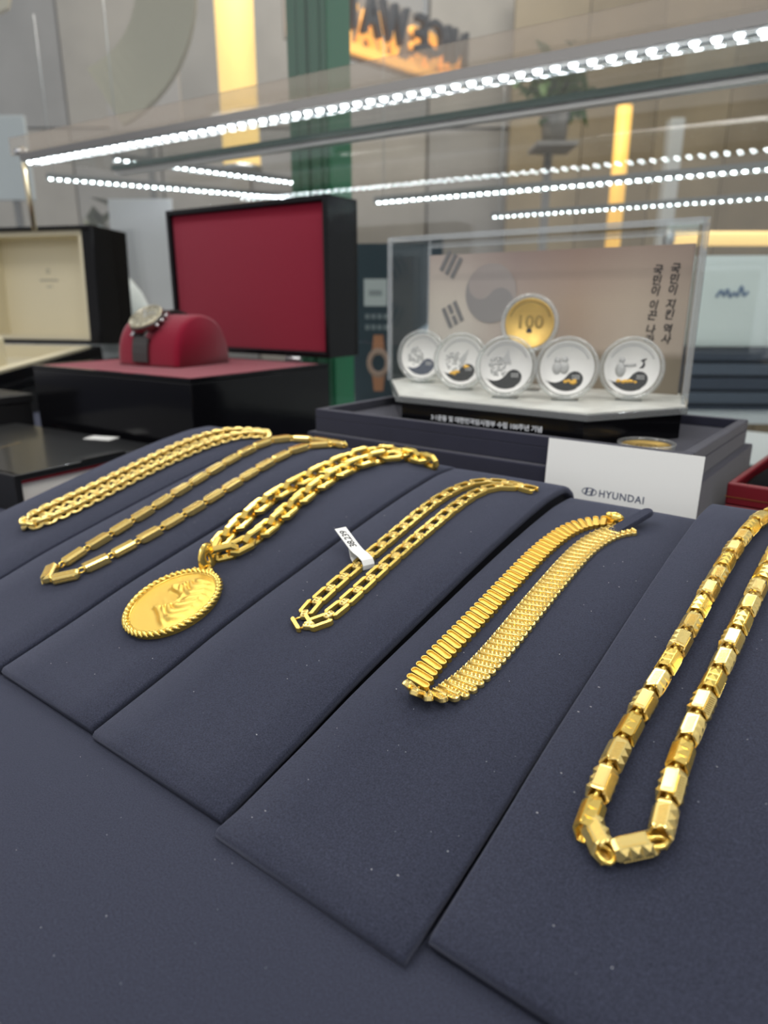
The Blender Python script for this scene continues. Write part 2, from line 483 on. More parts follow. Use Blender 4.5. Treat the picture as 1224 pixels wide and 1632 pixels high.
# ---- A: double-ring rolo necklace
rootA, offA = necklace('gold_necklace', 'leftmost gold necklace, two close strands of small round links beside the black book box', 'A', -.473, .214)
ringA = MB().tube([(math.cos(a) * .0039, math.sin(a) * .0034, 0) for a in [i * 2 * PI / 14 for i in range(14)]], .0011, 7, True).mesh('link')
ringA.materials.append(GOLDP)
A_path = [(-.437, .404), (-.4512, .4035), (-.4700, .398), (-.479, .378), (-.481, .358), (-.4785, .3235), (-.477, .293), (-.477, .267), (-.4785, .2423), (-.480, .2265), (-.4785, .2155), (-.4725, .2105),
          (-.4655, .2115), (-.460, .2220), (-.4575, .2432), (-.4587, .2708), (-.4597, .2987), (-.460, .3285), (-.4600, .3623), (-.4550, .3854), (-.4446, .398), (-.432, .399)]
for i, (p, t, n) in enumerate(resample(surf_path('A', A_path, .0042, 1), .0046)):
    link('link', ringA, None, rootA, offA @ frame(p, t, n) @ R(45 if i % 2 else -45, 'X'))
    if i % 2: link('link', ringA, None, rootA, offA @ frame(p + t * .0016, t, n) @ R(45, 'X'))
    else: link('link', ringA, None, rootA, offA @ frame(p + t * .0016, t, n) @ R(-45, 'X'))

# ---- B: faceted bar links
def bar_mesh(kind):
    m = MB(); l = .0158; wd = .0066; h = .0052
    x = l / 2; y = wd / 2; z = h / 2; c = .0011
    sec = [(-y + c, -z), (y - c, -z), (y, -z + c), (y, z - c), (y - c, z), (-y + c, z), (-y, z - c), (-y, -z + c)]
    rings = [(-x, .55), (-x + .0012, 1), (x - .0012, 1), (x, .55)]
    vs = [(xx, a * k, b * k) for xx, k in rings for a, b in sec]
    fs = [tuple(range(8)), tuple(range(24, 32))]
    for r in range(3): fs += [(r * 8 + i, r * 8 + (i + 1) % 8, r * 8 + 8 + (i + 1) % 8, r * 8 + 8 + i) for i in range(8)]
    m.add(vs, fs)
    if kind == 0:     # raised grid
        for k in (-1, 1):
            m.box(-x + .0015, x - .0015, k * .0011 - .0005, k * .0011 + .0005, z, z + .00025)
            m.box(-x + .0015, x - .0015, k * y - .0002, k * y + .0002, -.0011, -.0003); m.box(-x + .0015, x - .0015, k * y - .0002, k * y + .0002, .0003, .0011)
        for j in range(-2, 3):
            for k in (-1, 1): m.box(j * .0028 - .0002, j * .0028 + .0002, k * y - .0003, k * y + .0003, -z + c, z - c)
    else:             # diagonal cuts
        for j in range(-4, 5):
            for k in (-1, 1):
                m.box(-.0005, .0005, -.0003, .0003, -z * .9, z * .9, T(j * .0015, k * y, 0) @ R(35 * k, 'Y'))
            m.box(-.00045, .00045, -y * .75, y * .75, -.00025, .0003, T(j * .0015, 0, z) @ R(35, 'Z'))
    me = m.mesh('bar_link'); me.materials.append(GOLDP); return me
barM = [bar_mesh(0), bar_mesh(1)]
smallring = MB().tube([(math.cos(a) * .0022, math.sin(a) * .0016, 0) for a in [i * 2 * PI / 10 for i in range(10)]], .0007, 6, True).mesh('ring')
smallring.materials.append(GOLD)
rootB, offB = necklace('gold_necklace', 'gold necklace of long faceted bar links, second from the left', 'B', -.385, .182)
B_path = [(-.352, .4085), (-.366, .4105), (-.385, .4100), (-.404, .4085), (-.4145, .398), (-.4165, .380), (-.4135, .3600), (-.4095, .330), (-.4050, .300), (-.4015, .2711), (-.398, .245), (-.3955, .2192), (-.3940, .195), (-.3925, .1835), (-.388, .1805),
          (-.380, .1835), (-.3735, .1935), (-.3705, .2108), (-.3680, .2419), (-.3690, .270), (-.3705, .300), (-.373, .320), (-.376, .3438), (-.3785, .3666), (-.3775, .388), (-.371, .403), (-.357, .4075)]
pathB = surf_path('B', B_path, .0033, 1)
for i, (p, t, n) in enumerate(resample(pathB, .0183, .009)):
    link('bar_link', barM[i % 2], None, rootB, offB @ frame(p, t, n))
for i, (p, t, n) in enumerate(resample(pathB, .0183, .0)):
    link('ring', smallring, None, rootB, offB @ frame(p, t, n) @ R(90, 'X'))

# ---- C: heavy angular cable links with the medallion
def octo(l, wd, c):
    x = l / 2; y = wd / 2
    return [(-x + c, -y), (x - c, -y), (x, -y + c), (x, y - c), (x - c, y), (-x + c, y), (-x, y - c), (-x, -y + c)]
linkC = MB().loop(octo(.0176, .0116, .0036), .0034, .0040, .0008).mesh('link'); linkC.materials.append(GOLD)
rootC, offC = necklace('gold_necklace', 'heavy gold cable necklace with angular links that carries the lion medallion', 'C', -.306, .241)
C1 = [(-.3065, .2405), (-.3120, .2470), (-.3185, .2640), (-.3235, .2855), (-.3260, .3003), (-.3265, .3134), (-.3260, .3265), (-.3255, .3415), (-.3250, .3575), (-.3235, .3714), (-.3210, .3863), (-.317, .399), (-.3085, .406), (-.2944, .4072), (-.2760, .4040), (-.262, .398)]
C2 = [(-.3040, .2405), (-.2985, .2440), (-.2960, .2586), (-.2985, .2797), (-.3031, .2975), (-.3080, .3207), (-.3098, .34), (-.3105, .3599), (-.3085, .378), (-.3020, .3916), (-.295, .400)]
for path in (C1, C2):
    for i, (p, t, n) in enumerate(resample(surf_path('C', path, .0056, 1), .0108, .004)):
        link('link', linkC, None, rootC, offC @ frame(p, t, n) @ R(15 if i % 2 else 105, 'X'))
# medallion: hangs from the chain, lies on the pad
cu_, cv_ = -.2935, .2010
dzm = (zs('C', .215) - zs('C', .185)) / .03
nm = Vector((0, -dzm, 1)).normalized()
ydir = Vector((-.0115, .039, 0)); ydir = (ydir - nm * ydir.dot(nm)).normalized(); xdir = ydir.cross(nm).normalized()
pm = Vector((cu_, cv_, zs('C', cv_))) + nm * .0016
Mm = Matrix(((xdir.x, ydir.x, nm.x, pm.x), (xdir.y, ydir.y, nm.y, pm.y), (xdir.z, ydir.z, nm.z, pm.z), (0, 0, 0, 1)))
med = wthing('gold_medallion', 'oval gold medallion with a roaring lion relief and rope-twist rim', 'pendant', (0, 0, 0))
med.matrix_basis = Matrix.Rotation(ROT, 4, 'Z') @ Mm
RX, RY = .0245, .0285
def relief(x, y):
    """height of the lion head on the unit disc; it faces -x with the mouth open"""
    r = math.hypot(x, y)
    pts = [(-.75, .30), (-.6, .10), (-.45, -.05), (-.33, -.22), (-.27, -.34), (-.22, -.20), (-.12, .02), (.02, .10), (.14, .06), (.22, -.08), (.27, -.26), (.36, -.34), (.46, -.24), (.56, -.08), (.68, .15), (.8, .5)]
    xb = .6
    for (ya, xa), (yb, xb_) in zip(pts, pts[1:]):
        if ya <= y <= yb: xb = xa + (xb_ - xa) * (y - ya) / (yb - ya); break
    s = (x - xb)
    m = max(0, min(1, s / .14)); m = m * m * (3 - 2 * m)
    edge = max(0, min(1, (.86 - r) / .2))
    h = .0017 * m * (1 - .35 * min(1, max(0, s / .9)))
    # jaw and muzzle ridges
    h += .0014 * math.exp(-(s - .07) ** 2 / .004) * (1 if s > -.1 else 0)
    # mane: locks sweeping back and down
    fl = y * 1.0 + .45 * x + .25 * math.sin(2.5 * x + 1)
    lock = abs(math.sin(fl * 17 + 1.5 * math.sin(x * 7))) ** .7
    mm = max(0, min(1, (s - .12) / .2))
    h += .0021 * mm * lock
    # eye and nose
    h += .0010 * math.exp(-((x + .02) ** 2 + (y - .42) ** 2) / .003) - .0007 * math.exp(-((x - .06) ** 2 + (y - .36) ** 2) / .0016)
    h += .0009 * math.exp(-((x + .28) ** 2 + (y - .33) ** 2) / .004)
    return max(0, h) * edge
vs = [(0, 0, .0012 + relief(0, 0))]; fs = []; NR, NA = 46, 120
for j in range(1, NR + 1):
    r = j / NR * .9
    for i in range(NA):
        a = 2 * PI * i / NA; x = r * math.cos(a); y = r * math.sin(a)
        vs.append((x * RX, y * RY, .0012 + relief(x, y)))
for i in range(NA): fs.append((0, 1 + i, 1 + (i + 1) % NA))
for j in range(NR - 1):
    o_ = 1 + j * NA
    fs += [(o_ + i, o_ + NA + i, o_ + NA + (i + 1) % NA, o_ + (i + 1) % NA) for i in range(NA)]
obj('lion_relief', MB().add(vs, fs, True), GOLDS, med)
ell = [(RX * math.cos(i * 2 * PI / 64), RY * math.sin(i * 2 * PI / 64)) for i in range(64)]
obj('disc', MB().prism([(x * .97, y * .97) for x, y in ell], -.0014, .0010), GOLDS, med)
obj('inner_bead', MB().tube([(x * .885, y * .885, .0013) for x, y in ell], .00045, 6, True), GOLD, med)
rope = MB()
NS = 50
for i in range(NS):
    a0 = 2 * PI * i / NS; pts = []
    for k in range(5):
        a = a0 + (k - 2) / 4 * 2 * PI / NS * 1.9
        rad = .955 + .065 * (k - 2) / 2
        pts.append((RX * rad * math.cos(a), RY * rad * math.sin(a), .0011 + .0014 * (1 - abs(k - 2) / 2)))
    rope.tube(pts, [.0006, .0010, .0012, .0010, .0006], 6)
obj('rope_rim', rope, GOLD, med)
obj('edge_bead', MB().ball((-.0055, RY + .0004, .001), .0014, 8, 6).ball((.0055, RY + .0004, .001), .0014, 8, 6), GOLD, med)
obj('loop', MB().tube([(math.cos(a) * .0030, RY + .0022 + math.sin(a) * .0028, .001) for a in [i * 2 * PI / 14 for i in range(14)]], .0010, 8, True), GOLD, med)
bail = MB()
sec = 18
for k in range(1):
    pts = [(0, RY + .0070 + math.cos(a) * .0048, .0042 + math.sin(a) * .0056) for a in [i * 2 * PI / sec for i in range(sec)]]
    bail.tube(pts, .0020, 8, True, None, (2.0, .6))
obj('bail', bail, GOLD, med)

# ---- D: flat octagon frames joined by small diamond-cut connectors, with a paper tag
frD = MB()
for k in (-1, 1):
    y = k * .0032
    frD.prism([(-.0052, y - .0010), (.0052, y - .0010), (.0058, y - k * .0002), (.0046, y + .0010 if k > 0 else y + .0010), (-.0046, y + .0010), (-.0058, y - k * .0002)] if k > 0 else
              [(-.0046, y - .0010), (.0046, y - .0010), (.0058, y - k * .0002), (.0052, y + .0010), (-.0052, y + .0010), (-.0058, y - k * .0002)], -.0014, .0014, None, .0003)
for k in (-1, 1): frD.tube([(k * .0043, -.0020, 0), (k * .0043, .0020, 0)], .0007, 6)
frD = frD.mesh('frame_link'); frD.materials.append(GOLD)
cnD = MB().prism(octo(.0056, .0038, .0007), -.0013, .0015, None, .0005)
for i in range(3):
    cnD.ball(((i - 1) * .0017, 0, .0014), .0008, 4, 2, None, (1, 2.0, 1))
cnD = cnD.mesh('connector'); cnD.materials.append(GOLDP)
rootD, offD = necklace('gold_necklace', 'gold necklace of open rectangular links with a white paper tag on it', 'D', -.215, .217)
D_path = [(-.181, .3885), (-.1922, .3905), (-.2053, .393), (-.2160, .390), (-.2240, .380), (-.2275, .3588), (-.2268, .3391), (-.2260, .3199), (-.2245, .299), (-.2240, .2827), (-.2238, .2713), (-.2232, .2573), (-.2225, .2441), (-.2215, .2324), (-.2205, .2225), (-.217, .2165),
          (-.211, .2160), (-.2075, .2241), (-.2078, .2350), (-.2082, .2493), (-.2093, .2634), (-.2098, .2774), (-.2103, .2922), (-.2103, .309), (-.2110, .3263), (-.2116, .3438), (-.2116, .3632), (-.2095, .378), (-.2030, .3861), (-.194, .3885)]
pathD = surf_path('D', D_path, .0019, 1)
for i, (p, t, n) in enumerate(resample(pathD, .0116, .004)):
    link('frame_link', frD, None, rootD, offD @ frame(p, t, n))
for i, (p, t, n) in enumerate(resample(pathD, .0116, .0098)):
    link('connector', cnD, None, rootD, offD @ frame(p, t, n))
# tag: folded paper strip wound round the chain, free end standing up to the left
tg = thing('paper_tag', 'white paper price tag with handwritten numbers wrapped round a necklace', 'tag', -.224, .2725, zs('D', .2725))
tw = .0036
prof = [(.0062, -.0002), (.0066, .0022), (.0050, .0048), (.0010, .0062), (-.0040, .0068), (-.0080, .0082), (-.0225, .0150)]
vs = []; fs = []
for x, z in prof: vs += [(x, -tw, z), (x, tw, z), (x + .00012, -tw, z + .0003), (x + .00012, tw, z + .0003)]
for i in range(len(prof) - 1):
    a = i * 4; b = a + 4
    fs += [(a, a + 1, b + 1, b), (a + 3, a + 2, b + 2, b + 3), (a + 2, a, b, b + 2), (a + 1, a + 3, b + 3, b + 1)]
fs += [(0, 2, 3, 1), (len(vs) - 4, len(vs) - 3, len(vs) - 1, len(vs) - 2)]
Mt = T(0, 0, 0) @ R(-18, 'Z')
obj('strip', MB().add(vs, fs), WHITE, tg, Mt)
und = [(.0066, .0022), (.0040, -.0001), (-.0030, .0003), (-.0062, .0030), (-.0080, .0079)]
vs = []; fs = []
for x, z in und: vs += [(x, -tw, z), (x, tw, z), (x, -tw, z + .0002), (x, tw, z + .0002)]
for i in range(len(und) - 1):
    a = i * 4; b = a + 4
    fs += [(a, a + 1, b + 1, b), (a + 3, a + 2, b + 2, b + 3), (a + 2, a, b, b + 2), (a + 1, a + 3, b + 3, b + 1)]
obj('fold', MB().add(vs, fs), WHITE, tg, Mt)
sl = math.degrees(math.atan2(.0150 - .0082, .0145))
tx = text_mesh('digits', '38.239', .0056, .00002, .00012, .92, .15)
Mtx = Mt @ T(-.0136, 0, .01118) @ R(sl, 'Y') @ R(180, 'Z')
link('handwriting', tx, PENINK, tg, Mtx)['label'] = 'handwritten black numbers'

# ---- E: flat baguette-link necklace
def stad(l, r, n=6):
    a = [(l / 2 - r + r * math.cos(t), r * math.sin(t)) for t in [-PI / 2 + i * PI / n for i in range(n + 1)]]
    return a + [(-x, -y) for x, y in a]
bagA = MB(); so = stad(.0124, .00165)
bagA.prism([(y, x) for x, y in reversed(so)], -.0013, .0007, None, .0002)
bagA.loop([(y, x) for x, y in reversed(so)], .0005, .0012, .0001, T(0, 0, .0008))
for k in (-1, 1): bagA.tube([(-.0026, k * .002, -.0004), (.0026, k * .002, -.0004)], .0006, 6)
bagA = bagA.mesh('baguette_link'); bagA.materials.append(GOLDS)
bagB = MB(); so = stad(.0140, .0019)
bagB.prism([(y, x) for x, y in reversed(so)], -.0013, .0008, None, .0003)
for j in range(7):
    c = .00095; y = (j - 3) * .0018
    bagB.add([(-.0009 - c, y, .0007), (-.0009, y - c, .0007), (-.0009 + c, y, .0007), (-.0009, y + c, .0007), (-.0009, y, .0021)], [(0, 1, 4), (1, 2, 4), (2, 3, 4), (3, 0, 4)])
bagB.tube([(.0010, -.0060, .0010), (.0010, .0060, .0010)], .00075, 6)
for j in range(13):
    bagB.ball((.0011, (j - 6) * .00095, .0016), .00045, 5, 3)
bagB = bagB.mesh('diamond_cut_link'); bagB.materials.append(GOLDP)
rootE, offE = necklace('gold_necklace', 'wide flat gold necklace of close-set diamond-cut links below the white card', 'E', -.138, .205)
E1 = [(-.1285, .3805), (-.1353, .3770), (-.1415, .3695), (-.1450, .3586), (-.1470, .3446), (-.1475, .3292), (-.1475, .3155), (-.1472, .3002), (-.1470, .2864), (-.1470, .2751), (-.1469, .2633), (-.1470, .2510), (-.1471, .2396), (-.1473, .2289), (-.1470, .2208), (-.1455, .2125)]
E2 = [(-.1440, .2068), (-.1400, .2052), (-.1350, .2066), (-.1300, .2130), (-.1275, .2242), (-.1268, .2375), (-.1268, .2495), (-.1270, .2645), (-.1277, .2783), (-.1280, .2931), (-.1284, .3101), (-.1286, .3244), (-.1286, .3407), (-.1272, .3542), (-.1235, .366), (-.1190, .3730), (-.1140, .3770)]
for i, (p, t, n) in enumerate(resample(surf_path('E', E1, .0014, 1), .0041)):
    link('baguette_link', bagA, None, rootE, offE @ frame(p, t, n) @ R(-19, 'Z'))
res = resample(surf_path('E', E2, .0016, 1), .0041)
for i, (p, t, n) in enumerate(res):
    lift = .0030 * max(0, 1 - i / 5.0)
    tilt = -62 * max(0, 1 - i / 5.0)
    link('diamond_cut_link', bagB, None, rootE, offE @ frame(p + n * lift, t, n) @ R(tilt, 'X') @ R(11, 'Z'))
cl = MB(); pc = Vector((-.1262, .3808, zs('E', .3808) + .004))
cl.ball(pc, .0042, 8, 6, None, (1.3, .7, .8)); cl.tube([pc + Vector((.004, 0, -.001)), pc + Vector((.008, -.002, -.001)), pc + Vector((.0095, -.004, -.002))], .0012, 8)
cl.ball(pc + Vector((-.003, -.002, .0015)), .0022, 6, 4)
obj('clasp', cl, GOLD, rootE, offE)

# ---- F: faceted hexagonal tube links
def hex_mesh(kind):
    m = MB(); l = .0130; ro = .0039; x = l / 2
    hx = [(ro * math.cos(i * PI / 3), ro * math.sin(i * PI / 3)) for i in range(6)]
    rings = [(-x, .80), (-x + .0012, .97), (-x + .0018, 1), (x - .0006, 1), (x, .95), (x, .78), (x - .005, .6)]
    vs = [(xx - (b / ro * .0017 + .0008 if j_ > 2 else 0), a * k, b * k) for j_, (xx, k) in enumerate(rings) for a, b in hx]
    vs += [(-x, a * .42, b * .42) for a, b in hx] + [(-x + .004, a * .4, b * .4) for a, b in hx]
    fs = []
    for r in range(6): fs += [(r * 6 + i, r * 6 + (i + 1) % 6, r * 6 + 6 + (i + 1) % 6, r * 6 + 6 + i) for i in range(6)]
    fs += [(i, 42 + i, 42 + (i + 1) % 6, (i + 1) % 6) for i in range(6)]
    fs += [(42 + i, 48 + i, 48 + (i + 1) % 6, 42 + (i + 1) % 6) for i in range(6)]
    fs += [tuple(range(36, 42)), tuple(range(48, 54))]
    m.add(vs, fs)
    apo = ro * math.cos(PI / 6)
    for i in range(6):
        a = i * 60
        Mf = R(a, 'X') @ T(0, 0, apo)
        typ = (i + kind) % 3
        hw = ro / 2 * .92
        if typ == 0:     # row of pyramids
            for j in (-1.0, -.05, .9):
                c = .0016
                m.add([(j * .0037 - c, -hw, 0), (j * .0037 + c, -hw, 0), (j * .0037 + c, hw, 0), (j * .0037 - c, hw, 0), (j * .0037, 0, .0011)], [(0, 1, 4), (1, 2, 4), (2, 3, 4), (3, 0, 4)], False, Mf)
        elif typ == 1:   # milled lines
            for j in range(9):
                m.box(-.00022, .00022, -hw * .85, hw * .85, 0, .00028, Mf @ T((j - 3.4) * .0010, 0, 0) @ R(28, 'Z'))
        else:            # plain satin field with frame
            m.box(-x + .0024, x - .0034, -hw * .8, hw * .8, -.0002, .0002, Mf)
    me = m.mesh('tube_link'); me.materials.append(GOLDP if kind else GOLD); return me
hexM = [hex_mesh(0), hex_mesh(1), hex_mesh(2)]
ringF = MB().tube([(math.cos(a) * .0030, math.sin(a) * .0021, 0) for a in [i * 2 * PI / 12 for i in range(12)]], .0009, 7, True).mesh('ring')
ringF.materials.append(GOLD)
rootF, offF = necklace('gold_necklace', 'rightmost gold necklace of chunky hexagonal faceted tube links', 'F', -.050, .177)
F_path = [(-.045, .4140), (-.0505, .4020), (-.0545, .3880), (-.0565, .3746), (-.0577, .3575), (-.0583, .3393), (-.0585, .3258), (-.0586, .3116), (-.0587, .2959), (-.0587, .2823), (-.0589, .2689), (-.0592, .2552), (-.0599, .2423), (-.0605, .2295), (-.0607, .2158), (-.0605, .2027), (-.0598, .1904), (-.0588, .183)]
Fb = [(-.0388, .1875), (-.0400, .196), (-.0412, .206), (-.0422, .2172), (-.0427, .2305), (-.0426, .2424), (-.0424, .2563), (-.0421, .271), (-.0421, .2839), (-.0419, .2985), (-.0417, .3122), (-.0416, .3252), (-.0415, .338), (-.0413, .352), (-.0412, .366), (-.041, .380), (-.0405, .395), (-.040, .409)]
def put_hex(p, t, n, i, fl=False):
    link('tube_link', hexM[i % 3], None, rootF, offF @ frame(p, t, n) @ R(180 if fl else 0, 'Z') @ R(random.uniform(-14, 14), 'X'))
k = 0
for path, st in ((F_path, .004), (Fb, .005)):
    sp = surf_path('F', path, .0039, 1)
    rs = resample(sp, .0131, st)
    for p, t, n in rs: put_hex(p, t, n, k, path is Fb); k += 1
    for p, t, n in resample(sp, .0131, st + .0065): link('ring', ringF, None, rootF, offF @ frame(p, t, n) @ R(90, 'X'))
# turn at the front: two loose links
for (a, b) in (((-.0588, .1815), (-.0505, .1738)), ((-.0492, .1752), (-.0390, .1840))):
    A = Vector((*a, zs('F', a[1]) + .004)); B = Vector((*b, zs('F', b[1]) + .004))
    put_hex((A + B) / 2, (B - A).normalized(), Vector((0, -.2, 1)).normalized(), k); k += 1
    link('ring', ringF, None, rootF, offF @ frame(B, (B - A).normalized(), Vector((0, 0, 1))))

# ================================================================== VELVET TRAY
tr = thing('suede_tray', 'navy suede two-tier tray box that carries the clear coin case', 'tray', -.27, .462, 0)
def hollow(mb, x0, x1, y0, y1, z0, zf, z1, t):
    mb.box(x0, x1, y0, y1, z0, zf)
    mb.box(x0, x1, y0, y0 + t, zf, z1); mb.box(x0, x1, y1 - t, y1, zf, z1)
    mb.box(x0, x0 + t, y0 + t, y1 - t, zf, z1); mb.box(x1 - t, x1, y0 + t, y1 - t, zf, z1)
    return mb
obj('lower_tier', MB().box(-.168, .166, -.006, .178, 0, .0665), SUEDE2, tr, None, .0012)
obj('upper_tier', hollow(MB(), -.163, .161, 0, .172, .0665, .0790, .0868, .007), SUEDE2, tr, None, .0008)

# ================================================================== CLEAR COIN CASE
cc = thing('coin_display_case', 'clear acrylic coin display case with a printed flag panel and black plinth', 'display case', -.28, .4770, .0792)
def rel(pts): return [(a + .28, b - .4770) for a, b in pts]
plinth = rel([(-.347, .4770), (-.187, .4770), (-.142, .556), (-.166, .626), (-.421, .626), (-.421, .566)])
obj('plinth', MB().prism(plinth, 0, .0193, None, .0006), BLK, cc)
slabp = rel([(-.351, .4735), (-.183, .4735), (-.137, .553), (-.160, .632), (-.427, .632), (-.427, .566)])
sb = obj('base_slab', MB().prism(slabp, .0193, .0243, None, .0006), clear('slab_edge', (.72, .74, .74), 1.5, .05, haze=.35, hazecol=(.45, .47, .47)), cc)
inner = rel([(-.349, .4755), (-.185, .4755), (-.139, .554), (-.162, .630), (-.425, .630), (-.425, .567)])
obj('marbled_top', MB().prism(inner, .0243, .0252), mat('pale_marble_print', (.70, .71, .66), .3, noise=(60, .15)), cc)
def acr_panel(x0, x1, y0, y1, z0, z1): return MB().box(x0, x1, y0, y1, z0, z1)
z0, z1 = .0252, .1540
obj('side_panel', acr_panel(-.1465, -.1425, .087, .150, z0, z1), ACR, cc)
obj('side_panel', MB().prism([(.1355, .087), (.1395, .087), (.1195, .150), (.1155, .150)], z0, z1), ACR, cc)
obj('top_panel', MB().prism([(-.1465, .087), (.1395, .087), (.1195, .150), (-.1465, .150)], z1, z1 + .004), ACR, cc)
obj('side_edge', MB().box(-.1468, -.1422, .0845, .0870, z0, z1 + .004), ACRE, cc)
obj('side_edge', MB().box(.1352, .1398, .0845, .0870, z0, z1 + .004), ACRE, cc)
obj('top_edge', MB().box(-.1422, .1352, .0845, .0870, z1 - .0005, z1 + .0045), ACRE, cc)
obj('top_edge', MB().box(-.1422, .1155, .1465, .1500, z1 - .0025, z1), ACRE, cc)
obj('side_edge', MB().box(-.1425, -.1400, .1465, .1500, z0, z1), ACRE, cc)
# printed panel (flat print): pale beige on the left to mauve brown on the right, fine lines
def panel_mat():
    m = bpy.data.materials.new('printed_flag_panel'); m.use_nodes = True; nt = m.node_tree; b = nt.nodes['Principled BSDF']
    b.inputs['Roughness'].default_value = .35
    tc = nt.nodes.new('ShaderNodeTexCoord'); sp = nt.nodes.new('ShaderNodeSeparateXYZ')
    nt.links.new(tc.outputs['Generated'], sp.inputs[0])
    r = nt.nodes.new('ShaderNodeValToRGB'); e = r.color_ramp.elements
    e[0].position = .0; e[0].color = (.66, .62, .55, 1); e[1].position = 1; e[1].color = (.47, .40, .33, 1)
    for p, c in ((.16, (.62, .58, .52)), (.38, (.46, .39, .35)), (.62, (.47, .37, .30)), (.82, (.52, .44, .36))):
        q = e.new(p); q.color = (*c, 1)
    nt.links.new(sp.outputs['X'], r.inputs['Fac'])
    rz = nt.nodes.new('ShaderNodeValToRGB'); ez = rz.color_ramp.elements
    ez[0].position = .24; ez[0].color = (.52, .52, .47, 1); ez[1].position = .30; ez[1].color = (1, 1, 1, 1)
    q = ez.new(.62); q.color = (1.0, .98, .94, 1); q = ez.new(1); q.color = (.80, .72, .72, 1)
    nt.links.new(sp.outputs['Z'], rz.inputs['Fac'])
    mu = nt.nodes.new('ShaderNodeMix'); mu.data_type = 'RGBA'; mu.blend_type = 'MULTIPLY'; mu.inputs[0].default_value = 1
    nt.links.new(r.outputs['Color'], mu.inputs[6]); nt.links.new(rz.outputs['Color'], mu.inputs[7])
    wv = nt.nodes.new('ShaderNodeTexWave'); wv.bands_direction = 'Z'; wv.inputs['Scale'].default_value = 210; wv.inputs['Distortion'].default_value = .6
    nt.links.new(tc.outputs['Object'], wv.inputs['Vector'])
    rw = nt.nodes.new('ShaderNodeValToRGB'); rw.color_ramp.elements[0].color = (.8, .8, .8, 1); rw.color_ramp.elements[1].color = (1, 1, 1, 1)
    nt.links.new(wv.outputs['Color'], rw.inputs['Fac'])
    m2 = nt.nodes.new('ShaderNodeMix'); m2.data_type = 'RGBA'; m2.blend_type = 'MULTIPLY'; m2.inputs[0].default_value = 1
    nt.links.new(mu.outputs[2], m2.inputs[6]); nt.links.new(rw.outputs['Color'], m2.inputs[7])
    nt.links.new(m2.outputs[2], b.inputs['Base Color'])
    return m
YP = .617 - .4770
bp = obj('printed_panel', MB().box(-.1355, .1170, YP, YP + .003, z0, .1445), panel_mat(), cc)
def pl_(u, z): return T(u + .28, YP - .0004, z - .0792)   # on the panel face
UP = R(90, 'X')
def on_panel(name, mb, m, u, z, rot=0): return obj(name, mb, m, bp, pl_(u, z) @ UP @ R(rot, 'Z'))
yin = lambda r: [(r * math.cos(a), r * math.sin(a)) for a in [PI + i * PI / 20 for i in range(21)]] + [(r / 2 + r / 2 * math.cos(a), r / 2 * math.sin(a)) for a in [i * PI / 12 for i in range(1, 13)]] + [(-r / 2 + r / 2 * math.cos(a), r / 2 * math.sin(a)) for a in [-i * PI / 12 for i in range(1, 12)]]
on_panel('flag_circle', MB().prism(yin(.0275), 0, .0002), mat('print_grey_dark', (.27, .26, .255), .5), -.3445, .187, -38)
on_panel('flag_circle', MB().prism([(-x, -y) for x, y in yin(.0275)], 0, .0002), mat('print_grey_mauve', (.36, .32, .30), .5), -.3445, .187, -38)
for cu2, cz2, ro2, brk in ((-.390, .2145, -30, ()), (-.3865, .1670, 28, (1,))):
    for j in range(3):
        m = MB()
        if j in brk:
            m.box((j - 1) * .0072 - .0022, (j - 1) * .0072 + .0022, -.0105, -.0012, 0, .0002); m.box((j - 1) * .0072 - .0022, (j - 1) * .0072 + .0022, .0012, .0105, 0, .0002)
        else: m.box((j - 1) * .0072 - .0022, (j - 1) * .0072 + .0022, -.0105, .0105, 0, .0002)
        on_panel('trigram_bar', m, GREY_INK, cu2, cz2, ro2)
for (uu, ztop, chars) in ((-.1762, .2050, '국민이 지킨 역사'), (-.1900, .2042, '국민이 이끈 나라')):
    z = ztop
    for c in chars:
        if c == ' ': z -= .0030; continue
        me = text_mesh('brush_syllable', c, .0086, .00003, .00016, 1, .12)
        link('brush_syllable', me, PENINK, bp, pl_(uu - (ztop - z) * .02, z) @ UP @ R(-4, 'Z'))
        z -= .0083
t = text_mesh('plinth_text', '3·1운동 및 대한민국임시정부 수립 100주년 기념', .0050, .00003, .00012, 1.0)
wd = max(v.co.x for v in t.vertices) - min(v.co.x for v in t.vertices)
link('plinth_lettering', t, SILVERINK, cc, T(-.2675 + .28, -.0003, .0093) @ UP @ Matrix.Scale(.0985 / wd, 4, (1, 0, 0)))['label'] = 'small silver lettering on the black plinth'

# ---- coins in capsules
def circ(r, n=40): return [(r * math.cos(i * 2 * PI / n), r * math.sin(i * 2 * PI / n)) for i in range(n)]
CR = .0248
def capsule(root, R_=CR, r_in=.0212, base=None):
    obj('capsule_rim', MB().lathe([(r_in, -.0028), (R_ - .0006, -.0028), (R_, -.0022), (R_, .0022), (R_ - .0006, .0028), (r_in, .0028), (r_in, .0016), (r_in, -.0016), (r_in, -.0028)], 56), CAPE, root, base)
    obj('capsule_ridge', MB().lathe([(r_in + .0012, .0028), (r_in + .0016, .0034), (r_in + .0022, .0034), (r_in + .0026, .0028)], 56), CAPE, root, base)
    obj('capsule_lens', MB().lathe([(.0, .0030), (r_in, .0030)], 40), CAPS, root, base)
DARKM = mat('dark_mirror_field', (.075, .078, .075), .22, .8)
SREL = mat('frosted_relief_silver', (.52, .53, .52), .55, .5, bump=(900, .6))
